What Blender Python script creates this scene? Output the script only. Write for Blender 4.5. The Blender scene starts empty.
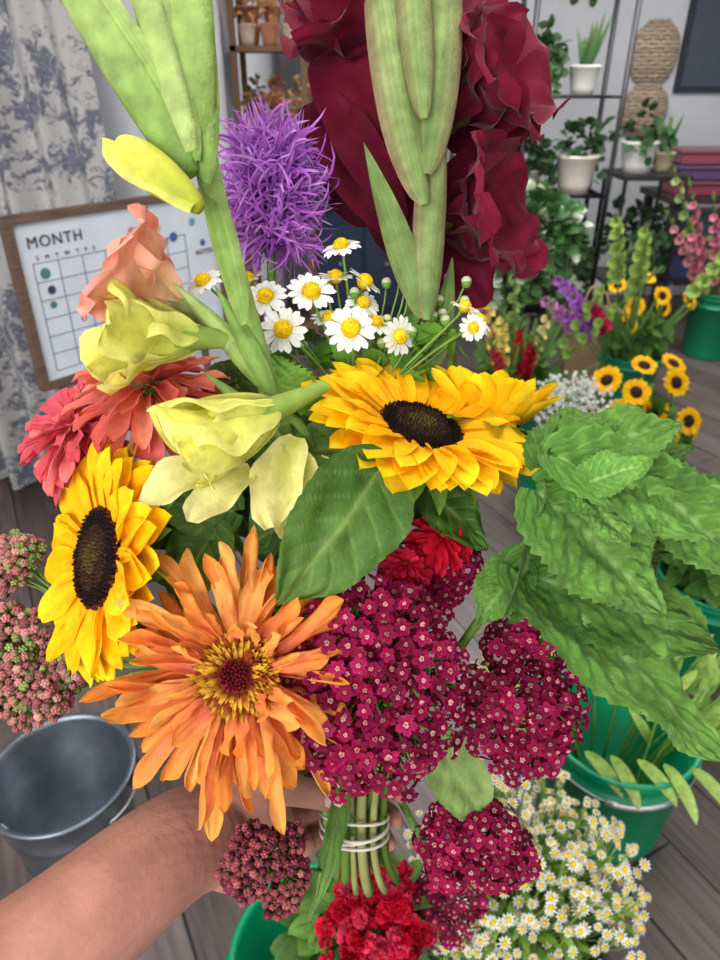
import bpy, math, random
import numpy as np
from mathutils import Vector, Matrix
rng=np.random.RandomState(7); random.seed(7)
pi=math.pi
sc=bpy.context.scene
sc.view_settings.view_transform='Standard'
sc.view_settings.look='None'

def S(r,g,b):
    c=np.array([r,g,b],float)/255.
    return np.where(c<=0.04045,c/12.92,((c+0.055)/1.055)**2.4)
def U(a,b): return float(rng.uniform(a,b))
def V3(*a): return np.array(a,float)
def cm(x,y,z): return V3(x,y,z)*0.01
def nrm(v):
    v=np.array(v,float); return v/(np.linalg.norm(v)+1e-12)

# ------------------------------------------------------------ mesh builder
class MB:
    def __init__(s): s.v=[];s.f=[];s.c=[];s.m=[];s.n=0
    def grid(s,P,C,mat=0,wrap=False):
        nu,nv=P.shape[:2]
        C=np.broadcast_to(np.asarray(C,float),(nu,nv,3))
        idx=np.arange(nu*nv).reshape(nu,nv)+s.n
        if wrap: idx=np.concatenate([idx,idx[:,:1]],1)
        F=np.stack([idx[:-1,:-1],idx[1:,:-1],idx[1:,1:],idx[:-1,1:]],-1).reshape(-1,4)
        s.v.append(P.reshape(-1,3));s.c.append(C.reshape(-1,3).copy());s.f.append(F)
        s.m.append(np.full(len(F),mat));s.n+=nu*nv
    def merge(s,o,M=None,tint=1.0):
        v,f,c,m=o.arr()
        if M is not None: v=v@M[:3,:3].T+M[:3,3]
        s.v.append(v);s.f.append(f+s.n);s.c.append(np.clip(c*tint,0,1));s.m.append(m);s.n+=len(v)
    def arr(s):
        if len(s.v)>1:
            s.v=[np.concatenate(s.v)];s.f=[np.concatenate(s.f)];s.c=[np.concatenate(s.c)];s.m=[np.concatenate(s.m)]
        return s.v[0],s.f[0],s.c[0],s.m[0]

def finish(name,mb,mats,W=None,smooth=True,parent=None,origin=None):
    v,f,c,m=mb.arr()
    o=v.mean(0) if origin is None else np.array(origin,float)
    me=bpy.data.meshes.new(name)
    me.from_pydata((v-o).tolist(),[],f.tolist())
    a=me.color_attributes.new('Col','FLOAT_COLOR','POINT')
    a.data.foreach_set('color',np.concatenate([np.clip(c,0,1),np.ones((len(c),1))],1).astype(np.float32).ravel())
    for x in mats: me.materials.append(x)
    me.polygons.foreach_set('material_index',m.astype(np.int32))
    me.polygons.foreach_set('use_smooth',np.full(len(f),smooth))
    me.update()
    ob=bpy.data.objects.new(name,me); sc.collection.objects.link(ob)
    T=Matrix.Translation(Vector(o))
    ob.matrix_world=(W@T) if W is not None else T
    if parent is not None:
        mw=ob.matrix_world.copy(); ob.parent=parent
        bpy.context.view_layer.update()
        ob.matrix_parent_inverse=parent.matrix_world.inverted(); ob.matrix_world=mw
    return ob

def mk(a,b,base=0.): return lambda s: np.maximum(np.sin(pi*np.clip(s,0,1)**a),0)**b*(1-base*(1-s))+base*(1-s)
def blunt(base=.35,wtip=1.,k=.35): return lambda s: (base+(wtip-base)*s)*np.clip((1-s)/.16,0,1)**k
def I4(): return np.eye(4)
def head(C,N,roll=0.):
    M=Vector(N).to_track_quat('Z','Y').to_matrix().to_4x4()@Matrix.Rotation(roll,4,'Z')
    M=np.array(M); M[:3,3]=C; return M
def rz(a):
    M=I4();c,s=math.cos(a),math.sin(a);M[0,0]=c;M[0,1]=-s;M[1,0]=s;M[1,1]=c;return M
def tr(x,y,z): M=I4();M[:3,3]=(x,y,z);return M
def scl(x,y=None,z=None):
    y=x if y is None else y; z=x if z is None else z
    return np.diag([x,y,z,1.])
def frame(O,X,Z):
    X=nrm(X);Z=np.array(Z,float);Z=nrm(Z-X*np.dot(X,Z));Y=np.cross(Z,X)
    M=I4();M[:3,0]=X;M[:3,1]=Y;M[:3,2]=Z;M[:3,3]=O;return M

def petal(mb,M,L,W,e0,e1,prof,col,nl=8,nw=4,cup=0.,ruf=0.,rf=2.,p=1.,mat=0,ph=0.,twist=0.,quilt=0.,nv=9,serr=0.,side=0.,heart=0.,vein=None,st=.06,crk=0.,pucker=0.):
    s=np.linspace(0,1,nl+1);t=np.linspace(-1,1,nw+1)
    e=e0+(e1-e0)*s**p; em=(e[1:]+e[:-1])/2
    cx=np.concatenate([[0],np.cumsum(np.cos(em))])*L/nl; cz=np.concatenate([[0],np.cumsum(np.sin(em))])*L/nl
    hw=W*prof(s)
    if serr: hw=hw*(1+serr*(1-((s*nv*2.)%1.)*1.0-.5))
    hw=hw[:,None];T=t[None,:];Sg=s[:,None]
    if abs(cup)>1e-3:
        y=hw*np.sin(cup*T)/cup; z=hw*(1-np.cos(cup*T))/cup
    else: y=hw*T; z=hw*0*T
    z=z+ruf*W*np.abs(T)**1.6*np.sin(rf*2*pi*Sg+ph+(T>0)*1.7)*np.minimum(1,Sg*2.5)
    if crk: z=z+crk*W*(np.sin(7*Sg+5*T+ph)*np.sin(4*T-3*Sg+ph*2)+.5*np.sin(13*Sg-9*T+ph))*np.minimum(1,Sg*3)
    y=y+side*L*Sg**2
    pat=0
    if quilt:
        q=(Sg-np.abs(T)*.28)*nv
        pat=np.abs(np.sin(pi*q))
        z=z+quilt*W*(pat**.6)*np.minimum(1,np.abs(T)*3)*(1-np.abs(T)**3)+ .0*T
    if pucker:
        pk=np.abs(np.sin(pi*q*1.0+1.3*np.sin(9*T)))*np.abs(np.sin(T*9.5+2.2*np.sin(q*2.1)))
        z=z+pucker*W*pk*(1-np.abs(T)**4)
    if twist:
        ca,sa=np.cos(twist*Sg),np.sin(twist*Sg); y,z=y*ca-z*sa,y*sa+z*ca
    back=heart*L*(np.abs(T)**1.5)*(1-Sg)**3
    X=cx[:,None]-np.sin(e)[:,None]*z-back
    Z=cz[:,None]+np.cos(e)[:,None]*z
    P=np.stack([X+0*y,y+0*X,Z+0*y],-1)@M[:3,:3].T+M[:3,3]
    if callable(col): C=col(Sg,T)
    else:
        c0,c1=col[0],col[1]
        C=c0*(1-Sg[...,None])+c1*Sg[...,None]+0*T[...,None]
        if len(col)>2:
            k=(np.abs(T)**2*.8)[...,None]; C=C*(1-k)+col[2]*k
    if st: C=C*rng.uniform(1-st,1+st,nw+1)[None,:,None]
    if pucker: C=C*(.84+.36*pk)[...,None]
    if vein is not None:
        k=np.maximum(np.exp(-(T/.06)**2)+0*Sg, (quilt>0)*np.clip(1-pat*3.6,0,1)*.7)[...,None]*.55
        C=C*(1-k)+vein*k
    mb.grid(P,C,mat)

def bez(a,b,c,d,n=10):
    t=np.linspace(0,1,n)[:,None]
    a,b,c,d=[np.array(x,float) for x in (a,b,c,d)]
    return (1-t)**3*a+3*(1-t)**2*t*b+3*(1-t)*t*t*c+t**3*d
def tube(mb,P,R,C,n=8,mat=0,flat=1.,ref=(0.13,1,0.21),cap=True,st=0.):
    P=np.array(P,float);m=len(P)
    R=np.broadcast_to(np.array(R,float),(m,)).copy()
    C=np.asarray(C,float)
    if C.ndim==1: C=np.broadcast_to(C,(m,3))
    T=np.gradient(P,axis=0);T/= (np.linalg.norm(T,axis=1)[:,None]+1e-12)
    if cap:
        P=np.concatenate([P[:1],P,P[-1:]]);R=np.concatenate([[0],R,[0]]);T=np.concatenate([T[:1],T,T[-1:]]);C=np.concatenate([C[:1],C,C[-1:]])
    ref=np.array(ref,float)
    A=np.cross(T,ref);A/=(np.linalg.norm(A,axis=1)[:,None]+1e-12);B=np.cross(T,A)
    th=np.arange(n)*2*pi/n
    G=P[:,None]+R[:,None,None]*(np.cos(th)[None,:,None]*A[:,None]+flat*np.sin(th)[None,:,None]*B[:,None])
    CC=np.broadcast_to(C[:,None],G.shape)
    if st: CC=CC*rng.uniform(1-st,1+st,n)[None,:,None]
    mb.grid(G,CC,mat,wrap=True)
def ball(mb,c,r,col,nu=6,nv=8,mat=0,M=None,col2=None):
    r=np.broadcast_to(np.array(r,float),(3,))
    u=np.linspace(0,pi,nu+1)[:,None];v=(np.arange(nv)*2*pi/nv)[None,:]
    P=np.stack([np.sin(u)*np.cos(v)*r[0],np.sin(u)*np.sin(v)*r[1],np.cos(u)*r[2]+0*v],-1)+np.array(c)
    if M is not None: P=P@M[:3,:3].T+M[:3,3]
    C=np.broadcast_to(col,P.shape)
    if col2 is not None:
        k=(.5-.5*np.cos(u))[...,None]; C=col*(1-k)+col2*k+0*P
    mb.grid(P,C,mat,wrap=True)
def lathe(mb,prof,col,c=(0,0,0),n=32,mat=0,M=None,rib=0,ribn=0):
    pr=np.array(prof,float);th=(np.arange(n)*2*pi/n)[None,:]
    r=pr[:,0:1]*(1+rib*np.cos(ribn*th))
    P=np.stack([r*np.cos(th),r*np.sin(th),pr[:,1:2]+0*th],-1)+np.array(c)
    if M is not None: P=P@M[:3,:3].T+M[:3,3]
    mb.grid(P,col,mat,wrap=True)
def box(mb,lo,hi,col,mat=0,M=None):
    lo=np.array(lo,float);hi=np.array(hi,float)
    v=np.array([[ (lo,hi)[i][0],(lo,hi)[j][1],(lo,hi)[k][2]] for i in (0,1) for j in (0,1) for k in (0,1)])
    f=np.array([[0,1,3,2],[4,6,7,5],[0,4,5,1],[2,3,7,6],[0,2,6,4],[1,5,7,3]])
    if M is not None: v=v@M[:3,:3].T+M[:3,3]
    mb.v.append(v);mb.f.append(f+mb.n);mb.c.append(np.tile(col,(8,1)));mb.m.append(np.full(6,mat));mb.n+=8

# ------------------------------------------------------------ materials
def mat_attr(name,rough=.5,transl=0.,nscale=60.,namt=.25,bump=.2,spec=.4,metal=0.,bscale=None,stretch=None,sss=0.,sheen=0.):
    m=bpy.data.materials.new(name);m.use_nodes=True;nt=m.node_tree;N=nt.nodes;Lk=nt.links
    b=N['Principled BSDF'];out=N['Material Output']
    a=N.new('ShaderNodeAttribute');a.attribute_name='Col'
    tc=N.new('ShaderNodeTexCoord');mp=N.new('ShaderNodeMapping')
    if stretch: mp.inputs['Scale'].default_value=stretch
    Lk.new(tc.outputs['Object'],mp.inputs['Vector'])
    nz=N.new('ShaderNodeTexNoise');nz.inputs['Scale'].default_value=nscale;nz.inputs['Detail'].default_value=4
    Lk.new(mp.outputs[0],nz.inputs['Vector'])
    mr=N.new('ShaderNodeMapRange');mr.inputs[1].default_value=.3;mr.inputs[2].default_value=.7
    mr.inputs[3].default_value=1-namt;mr.inputs[4].default_value=1+namt
    Lk.new(nz.outputs['Fac'],mr.inputs[0])
    vm=N.new('ShaderNodeVectorMath');vm.operation='SCALE'
    Lk.new(a.outputs['Color'],vm.inputs[0]);Lk.new(mr.outputs[0],vm.inputs['Scale'])
    Lk.new(vm.outputs[0],b.inputs['Base Color'])
    b.inputs['Roughness'].default_value=rough;b.inputs['Specular IOR Level'].default_value=spec;b.inputs['Metallic'].default_value=metal
    if sheen: b.inputs['Sheen Weight'].default_value=sheen;b.inputs['Sheen Roughness'].default_value=.4
    if sss:
        b.inputs['Subsurface Weight'].default_value=sss;b.inputs['Subsurface Radius'].default_value=(1,.3,.15);b.inputs['Subsurface Scale'].default_value=.008
    nb=N.new('ShaderNodeTexNoise');nb.inputs['Scale'].default_value=bscale or nscale*4;nb.inputs['Detail'].default_value=3
    Lk.new(mp.outputs[0],nb.inputs['Vector'])
    bp=N.new('ShaderNodeBump');bp.inputs['Strength'].default_value=bump;bp.inputs['Distance'].default_value=.002
    Lk.new(nb.outputs['Fac'],bp.inputs['Height']);Lk.new(bp.outputs[0],b.inputs['Normal'])
    if transl:
        t=N.new('ShaderNodeBsdfTranslucent');mx=N.new('ShaderNodeMixShader');mx.inputs[0].default_value=transl
        Lk.new(vm.outputs[0],t.inputs['Color']);Lk.new(b.outputs[0],mx.inputs[1]);Lk.new(t.outputs[0],mx.inputs[2]);Lk.new(mx.outputs[0],out.inputs[0])
    return m
PET=mat_attr('petal_surface',.7,.3,120,.14,.25,.18,bscale=420)
VELV=mat_attr('velvet_petal_surface',.7,.22,70,.24,.25,.15,bscale=500,sheen=.12)
LEAF=mat_attr('leaf_surface',.58,.15,90,.24,.4,.25,bscale=380)
MINT=mat_attr('mint_leaf_surface',.85,.2,60,.2,.6,.08,bscale=260,sheen=.12)
STEM=mat_attr('stem_surface',.6,.08,60,.18,.2,.2)
SEED=mat_attr('seed_head_surface',.85,0,300,.35,.5,.2,bscale=900)
PLAS=mat_attr('painted_plastic',.35,0,8,.05,.03,.5)
MATTE=mat_attr('matte_paint',.7,0,12,.07,.1,.3)
METAL=mat_attr('galvanised_steel',.38,0,18,.2,.15,.5,metal=.85)
WOOD=mat_attr('stained_wood',.55,0,14,.3,.25,.3,stretch=(1,1,9))
WICK=mat_attr('woven_wicker',.7,0,60,.3,.8,.3)
TERRA=mat_attr('terracotta_clay',.8,0,20,.2,.2,.2)
RUB=mat_attr('rubber_band_latex',.5,.1,30,.05,.1,.4)
SKIN=mat_attr('skin',.6,0,45,.14,.22,.22,bscale=330,sss=.12)

# ------------------------------------------------------------ camera
cd=bpy.data.cameras.new('camera');cam=bpy.data.objects.new('camera',cd);sc.collection.objects.link(cam)
cam.location=(0,0,1.5);cam.rotation_euler=(math.radians(60),0,0);cd.lens=26;cd.sensor_width=36;cd.clip_start=.02;sc.camera=cam
cd.dof.use_dof=True;cd.dof.focus_distance=.43;cd.dof.aperture_fstop=11
# bouquet's own tilted frame: x right, y away, z along the bunch
BF=Matrix.Translation((0,.3897,1.275))@Matrix.Rotation(math.radians(-30),4,'X')
GRIP=cm(-.4,5,-25)

def stem_to_grip(mb,C,N,r=.0022,col=S(96,130,60),back=4.,start=0.):
    C=np.array(C);N=nrm(N)
    g=GRIP+cm(U(-1.4,1.4),U(-1.4,1.4),U(-.5,.5))
    P=bez(C-N*start,C-N*.01*back,g+cm(0,0,9)+(C-g)*.12,g,12)
    tube(mb,P,r,col,7,2)
    return g
# ------------------------------------------------------------ flowers
def sunflower(mb,M,R,dr,n=18,hi=True,e=(.25,-.1),seedc=S(44,26,20),lift=0.):
    L=R-dr
    ye=[S(255,212,16),S(255,224,36),S(253,200,8)]
    for layer in range(3 if hi else 2):
        for i in range(n):
            a=2*pi*(i+.5*layer)/n+U(-.1,.1)
            c=ye[rng.randint(3)]*U(.92,1.08)
            MM=M@rz(a)@tr(dr*.86,0,-.0005-.0015*layer)
            petal(mb,MM,L*U(.88,1.12)*(1.06 if layer else 1),L*.29*U(.85,1.15)*(1 if hi else 1.2),e[0]+lift+U(-.15,.15)-.1*layer,e[1]+lift*.6+U(-.35,.28),mk(.9,.6,.3),
                  (S(248,180,6),c),nl=12 if hi else 4,nw=8 if hi else 2,cup=U(.3,.85),ruf=.10,rf=1.5,ph=U(0,6),side=U(-.1,.1),st=.09)
    # sepals
    if hi:
        for layer in range(2):
            for i in range(13):
                a=2*pi*(i+.5*layer)/13+U(-.1,.1)
                petal(mb,M@rz(a)@tr(dr*.7,0,-.006),dr*U(1.2,1.8),dr*.30,.1,-.5+U(-.4,.5),mk(.6,.8,.4),(S(66,102,32),S(98,136,48)),nl=6,nw=4,cup=.4,mat=1)
        ball(mb,(0,0,-.007),(dr*.95,dr*.95,.009),S(80,115,40),6,14,1,M)
        ball(mb,(0,0,-.001),(dr*.97,dr*.97,.006),seedc,8,24,2,M)
        k=460
        cone=MB();lathe(cone,[(1,0),(.8,1.1),(0,1.7)],S(255,255,255),n=5)
        for i in range(k):
            q=(i+.5)/k;r=dr*.98*math.sqrt(q);a=i*2.39996
            z=.006*math.sqrt(max(0,1-(r/dr)**2))-.001
            base=S(32,18,16) if q>.4 else S(66,44,30)
            if q>.86: base=S(84,42,12)
            if q<.1: base=S(88,76,36)
            s=dr*.036*(1.15 if q>.7 else .9)
            mb.merge(cone,M@tr(r*math.cos(a),r*math.sin(a),z)@scl(s,s,s*U(.8,1.9)),base*U(.7,1.4))
    else:
        ball(mb,(0,0,0),(dr,dr,dr*.35),seedc,4,10,2,M)
        ball(mb,(0,0,-.01),(dr*.9,dr*.9,dr*.4),S(80,115,50),4,8,1,M)

def daisy(mb,M,R,n=14,hi=True,dome=.4,e=(.15,-.1)):
    for i in range(n):
        a=2*pi*i/n+U(-.08,.08);w=U(.95,1.)
        petal(mb,M@rz(a)@tr(R*.33,0,U(-.0004,.0006)),R*.68*U(.9,1.08),R*.16,e[0],e[1]+U(-.25,.2),mk(1.5,.45,.5),(S(236,240,225)*w,S(255,255,252)*w),nl=5 if hi else 2,nw=4 if hi else 2,cup=.35,st=.03)
    ball(mb,(0,0,0),(R*.4,R*.4,R*dome),S(242,196,20),6,14 if hi else 8,2,M,col2=S(170,150,20))
    if hi:
        for i in range(46):
            q=(i+.5)/46;r=R*.4*math.sqrt(q);a=i*2.39996;z=R*dome*math.sqrt(max(0,1-q*.98))
            ball(mb,(r*math.cos(a),r*math.sin(a),z),R*.042,S(252,208,30)*U(.8,1.05),3,5,2,M)
        ball(mb,(0,0,-R*.12),(R*.36,R*.36,R*.2),S(90,125,60),4,8,1,M)

def glad(mb,M,L,W,c0,c1,ce,open_=1.,furl=0.,n=6,tube_c=None,ruf=.22,crk=.05,stam=True,jit=.25):
    for i in range(n):
        a=2*pi*i/n+U(-.12,.12)
        e0=1.25+.12*(i%2);e1=1.25-open_*1.25+U(-jit,jit)
        f=U(.9,1.08)
        petal(mb,M@rz(a)@tr(.004,0,.0),L*f,W*f*(1 if i%2 else .85),e0,e1,mk(1.25,.5,.22),(c0,c1*U(.9,1.08),ce),nl=22,nw=16,cup=.55+furl+U(-.1,.2),ruf=ruf,rf=2.3,ph=U(0,6),p=1.2,twist=U(-.2,.2)+furl*.3,crk=crk,st=.05)
    tc=c0 if tube_c is None else tube_c
    lathe(mb,[(.0035,-.03),(.0055,-.012),(.0075,.004),(.011,.016)],tc,n=12,M=M)
    if stam:
      for i in range(3):
        P=bez((0,0,0),(0,0,L*.25),(.003*math.cos(i*2),.003*math.sin(i*2),L*.3),(.006*math.cos(i*2.),.006*math.sin(i*2.),L*.4),8)
        P=P@M[:3,:3].T+M[:3,3];tube(mb,P,.0007,c1,5);ball(mb,P[-1],(.001,.001,.003),S(120,70,90),4,6)

def spindle(mb,p0,p1,r,c0,c1,bend=(0,0,0),n=14,flat=.75,nseg=20,mat=1,ref=(0.1,1,.1),st=.07,a=.35,b=.62):
    p0=np.array(p0);p1=np.array(p1);bend=np.array(bend)
    P=bez(p0,p0+(p1-p0)*.33+bend,p0+(p1-p0)*.66+bend,p1,nseg)
    s=np.linspace(0,1,nseg);sm=a/(a+b);R=r*((s+.03)**a*(1-s)**b)/(sm**a*(1-sm)**b)
    C=np.array(c0)*(1-s[:,None])+np.array(c1)*s[:,None]
    tube(mb,P,R,C,n,mat,flat,ref,st=st)

def floret5(c,cc,nl=3):
    f=MB()
    for i in range(5):
        petal(f,rz(2*pi*i/5)@tr(.15,0,0),.85,.40,.45,-.35,mk(1.3,.5,.3),(c*.7,c,c*1.2),nl=nl,nw=2,cup=.7,st=.1)
    for i in range(5):
        a=i*2.4;ball(f,(.16*math.cos(a),.16*math.sin(a),.22),.13,cc,3,5)
    return f
def corymb(mb,C,R,N,fl,fr,n,stemc,hub,subs=9,seed=1,jit=.35):
    """domed cluster of florets. R = (rx,ry,rz) ellipsoid, facing N"""
    r_=np.random.RandomState(seed);C=np.array(C);R=np.array(R);N=nrm(N)
    cent=[];k=0
    while len(cent)<subs:
        d=nrm(r_.normal(size=3)+N*.9)
        if np.dot(d,N)>-.15 and all(np.linalg.norm(d-q)>.5 for q in cent) or k>600: cent.append(d)
        k+=1
    for ci,d in enumerate(cent):
        sc_=C+d*R*.64; sr=float(R.mean())*.44
        Pp=bez(hub,hub+(C-hub)*.5,C-N*R*.2,sc_,7);tube(mb,Pp,.0011,stemc,5,1)
        m=n//subs
        for j in range(m):
            q=(j+.5)/m;ct=1-q*1.45;st=math.sqrt(max(0,1-ct*ct));a=j*2.39996+ci
            loc=np.array([st*math.cos(a),st*math.sin(a),ct])
            Hm=head((0,0,0),d)
            dd=Hm[:3,:3]@loc
            p=sc_+dd*sr*r_.uniform(.85,1.15)
            nn=nrm(dd+N*.5+r_.normal(size=3)*jit)
            mb.merge(fl[r_.randint(len(fl))],head(p,nn,r_.uniform(0,6))@scl(fr*r_.uniform(.75,1.2)),r_.uniform(.65,1.35))
            if j%2==0: tube(mb,[sc_-d*sr*.4,p],[.0008,.0006],stemc,4,1)

MATS=[PET,LEAF,SEED]
MATS2=[PET,LEAF,STEM]

# --- orange cactus zinnia
mb=MB();C=cm(-6.6,-7,-10.6);N=(-.06,-1,.14);M=head(C,N)
orc=[(S(234,118,100),S(246,164,66)),(S(238,130,94),S(250,178,82)),(S(228,110,96),S(242,152,60)),(S(244,152,96),S(252,188,94)),(S(226,106,104),S(244,158,72))]
for layer,(n,L,e0,e1,rr) in enumerate([(25,.066,-.08,-.3,.014),(25,.062,.15,-.02,.015),(23,.054,.42,.12,.016),(20,.042,.72,.3,.017),(14,.028,1.0,.65,.018)]):
    for i in range(n):
        a=2*pi*(i+.37*layer)/n+U(-.15,.15);c=orc[rng.randint(5)]
        q=U(0,1)
        cupv=U(.6,1.3) if q<.3 else (U(1.5,2.5) if q<.78 else -U(.8,1.9))
        petal(mb,M@rz(a)@tr(rr,0,-.008+.0035*layer),L*U(.76,1.16),.0084*U(.75,1.2)*(1 if layer<3 else .8),e0+U(-.25,.3),e1+U(-.9,.75),blunt(.5,1.,.6),
              (c[0]*U(.88,1.1),c[1]*U(.88,1.08),c[1]*.88),nl=18,nw=10,cup=cupv,ruf=.25,rf=2.,ph=U(0,6),side=U(-.26,.26),twist=U(-1.1,1.1),st=.10,crk=.08)
ball(mb,(0,0,.002),(.016,.016,.010),S(120,45,30),8,18,2,M)
for i in range(330):
    q=(i+.5)/330;r=.0205*math.sqrt(q);a=i*2.39996;z=.012*math.sqrt(max(0,1-q*.75))
    if q>.16:
        c=S(240,192,56)*U(.7,1.1) if U(0,1)<.72 else S(150,64,30)
        petal(mb,M@tr(0,0,0)@rz(a)@tr(r,0,z*.8),.0075*U(.7,1.35),.0013,1.2,.3+U(-.6,.6),mk(1.,.4,.6),(S(150,70,30),c),nl=3,nw=2,cup=.8)
    else: ball(mb,(r*math.cos(a),r*math.sin(a),z+.001),(.0011,.0011,.003),S(112,18,34)*U(.6,1.3),4,5,2,M)
ball(mb,(0,0,-.012),(.016,.016,.011),S(100,130,60),6,12,1,M)
stem_to_grip(mb,C+cm(0,1.5,0),(0,-.8,.2),.003)
finish('orange_cactus_zinnia',mb,MATS,BF)

# --- coral zinnias
def dzinnia(mb,C,N,R,cols,droop=.0,back=None):
    M=head(C,N)
    for layer,(n,l,e0,e1) in enumerate([(18,1,-.25,-.8),(18,.95,.0,-.5),(16,.85,.3,-.2),(13,.66,.65,.15),(10,.45,1.0,.6)]):
        for i in range(n):
            a=2*pi*(i+.4*layer)/n+U(-.15,.15);c=cols[rng.randint(len(cols))]
            petal(mb,M@rz(a)@tr(R*.12,0,-.006+.003*layer),R*l*.88*U(.86,1.12),R*.15,e0+U(-.15,.15)-droop,e1+U(-.35,.35)-droop,blunt(.4,1.,.5),(c*.8,c*U(.9,1.1),c*1.25),nl=10,nw=6,cup=U(.3,1.3),ruf=.15,ph=U(0,6),side=U(-.1,.1),st=.1,crk=.06)
    ball(mb,(0,0,.004),(R*.13,R*.13,R*.14),S(150,50,30),6,10,2,M)
    ball(mb,(0,0,-.008),(R*.26,R*.26,R*.22),S(90,120,55),6,12,1,M)
mb=MB();dzinnia(mb,cm(-13.8,0,6.2),(-.1,-.42,.9),.061,[S(230,122,104),S(238,142,116),S(220,104,96),S(226,116,108)],.1)
stem_to_grip(mb,cm(-13.6,0,5.5),(-.3,-.2,.9),.003);finish('coral_zinnia',mb,MATS,BF)
mb=MB();dzinnia(mb,cm(-19.3,2,3.6),(-.5,-.6,.6),.052,[S(220,98,108),S(232,124,124),S(212,84,98)],.1)
stem_to_grip(mb,cm(-20,2,3),(-.5,-.4,.5),.003);finish('pink_zinnia',mb,MATS,BF)
mb=MB();dzinnia(mb,cm(4.9,-3.4,-3.4),(.2,-.8,.5),.022,[S(214,20,50),S(190,14,44)],0)
dzinnia(mb,cm(2.7,-3.8,-5.2),(0,-.8,.6),.018,[S(214,40,80),S(184,14,50)],0)
stem_to_grip(mb,cm(4.6,-2,-3.6),(.2,-.6,.5),.002);finish('crimson_zinnia',mb,MATS,BF)

# --- sunflowers
mb=MB();C=cm(-16.2,-2,-4.8);N=(-.72,-.68,.12);sunflower(mb,head(C,N),.078,.0325,20,e=(.22,-.05))
stem_to_grip(mb,C,N,.004,start=.006);finish('sunflower',mb,MATS,BF)
mb=MB();C=cm(3.7,-3,3.2);N=(.27,-.54,.80);sunflower(mb,head(C,N),.073,.027,20,e=(.4,.0))
stem_to_grip(mb,C,N,.004,start=.006);finish('sunflower',mb,MATS,BF)
mb=MB();C=cm(8.4,2.2,4.2);N=(.2,-.05,.95);sunflower(mb,head(C,N),.060,.026,18,e=(1.1,.8))
stem_to_grip(mb,C,N,.004,start=.006);finish('sunflower',mb,MATS,BF)

# --- gladiolus burgundy
B0,B1,B2=S(66,4,26),S(126,22,50),S(106,16,42)
mb=MB()
for c,n,l,w,op in [((6.4,4.8,25.5),(.7,-.5,.45),.075,.038,.8),((6.0,4.4,18.4),(.75,-.55,.0),.072,.037,.8),((2.0,4.8,29),(-.5,-.5,.6),.08,.040,.75)]:
    glad(mb,head(cm(*c),n,U(0,1)),l,w,B0,B1,B2,op,ruf=.24,tube_c=S(110,110,60),crk=.045)
def bp(p0,p1,W,N,e=(.35,-.5),c=1.,cup=.5,pf=mk(1.05,.5,.3),ruf=.18):
    p0=cm(*p0);p1=cm(*p1);L=np.linalg.norm(p1-p0)*1.08
    petal(mb,frame(p0,p1-p0,N),L,W,e[0],e[1],pf,(B0*c,B1*c*U(.9,1.1),B2*c),nl=30,nw=22,cup=cup,ruf=ruf,rf=2.2,ph=U(0,6),crk=.045,st=.08)
bp((3.6,3.6,19.0),(-1.6,2.6,30.4),.034,(-.35,-1,.15),cup=.8,c=1.05)
bp((2.6,3.4,17.6),(-3.2,3.4,26.6),.026,(-.5,-1,.35),c=.9,cup=.9)
bp((1.2,4.6,18.5),(-1.8,5.5,27.),.030,(-.5,-1,.1),c=.7)
bp((3.0,3.8,16.0),(2.2,4.0,23.5),.028,(-.1,-1,.1),c=.6)
bp((3.0,5.6,28.5),(-4.9,4.6,34.4),.032,(.1,-1,.5))
bp((2.5,6,29.5),(-3.4,5.2,39.5),.038,(-.2,-1,.1),c=.9)
bp((3.5,6.4,30),(3.2,6,39.0),.035,(0,-1,.2),c=.85)
bp((6.3,6,25.5),(12.2,5.6,34),.034,(.2,-1,-.1),c=.95)
bp((6.3,6,25.0),(12.4,5.4,26.5),.030,(.3,-1,.3),c=1.05)
bp((6.0,6.5,27.0),(9.0,6.2,37),.032,(.1,-1,0),c=.9)
bp((5.2,5.6,18.4),(12.8,4.8,15.6),.029,(.1,-1,.5),c=1.1)
bp((5.4,5.6,18.0),(10.2,5.6,23.2),.029,(.3,-1,-.1),c=.85)
bp((5.2,5.4,17.4),(8.8,4.8,12.8),.024,(.1,-1,.3),c=.85)
tube(mb,bez(cm(4,8,36),cm(4.5,7,20),cm(4,5,0),GRIP,20),.005,S(110,140,70),9,1)
finish('burgundy_gladiolus',mb,[VELV,LEAF,STEM],BF)
# right spike of green sheaths
g0,g1=S(104,130,70),S(144,160,98);br=S(156,120,100)
mb=MB()
tube(mb,bez(cm(4.6,5,-2),cm(4.6,3,8),cm(4.0,-1,22),cm(3.4,0,36),24),np.linspace(.0055,.0045,24),g0,12,1,st=.08)
def bract(mb,p0,p1,W,N,c0,c1,ce,cup=1.2,e=0.1,twist=0.,pf=mk(.70,.95,.2),ruf=.05):
    p0=np.array(p0);p1=np.array(p1);L=np.linalg.norm(p1-p0)
    petal(mb,frame(p0,p1-p0,N),L,W,e,-e,pf,(c0,c1,ce),nl=26,nw=22,cup=cup,mat=1,ruf=ruf,twist=twist,st=.13,ph=U(0,6),crk=.015)
bract(mb,cm(3.9,-1.4,10.2),cm(.2,-1.6,21.2),.0125,(.3,1,.1),g0*.85,g0*1.05,g1,1.2)
bract(mb,cm(4.2,-1.7,10),cm(5.2,-1.5,27),.0145,(-.1,1,0),g0,g1,br*.95,1.3)
bract(mb,cm(4.0,-2.3,17),cm(.4,-2.,38),.0200,(-.25,1,0),g0*1.05,g1*1.05,br,1.3)
bract(mb,cm(4.1,-2.0,19),cm(5.6,-1.4,40),.0200,(.25,1,0),g0,g1,br,1.3)
bract(mb,cm(3.9,-2.9,22),cm(2.6,-2.4,43),.0155,(0,1,0),g0*1.1,g1*1.1,br,1.35)
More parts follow.
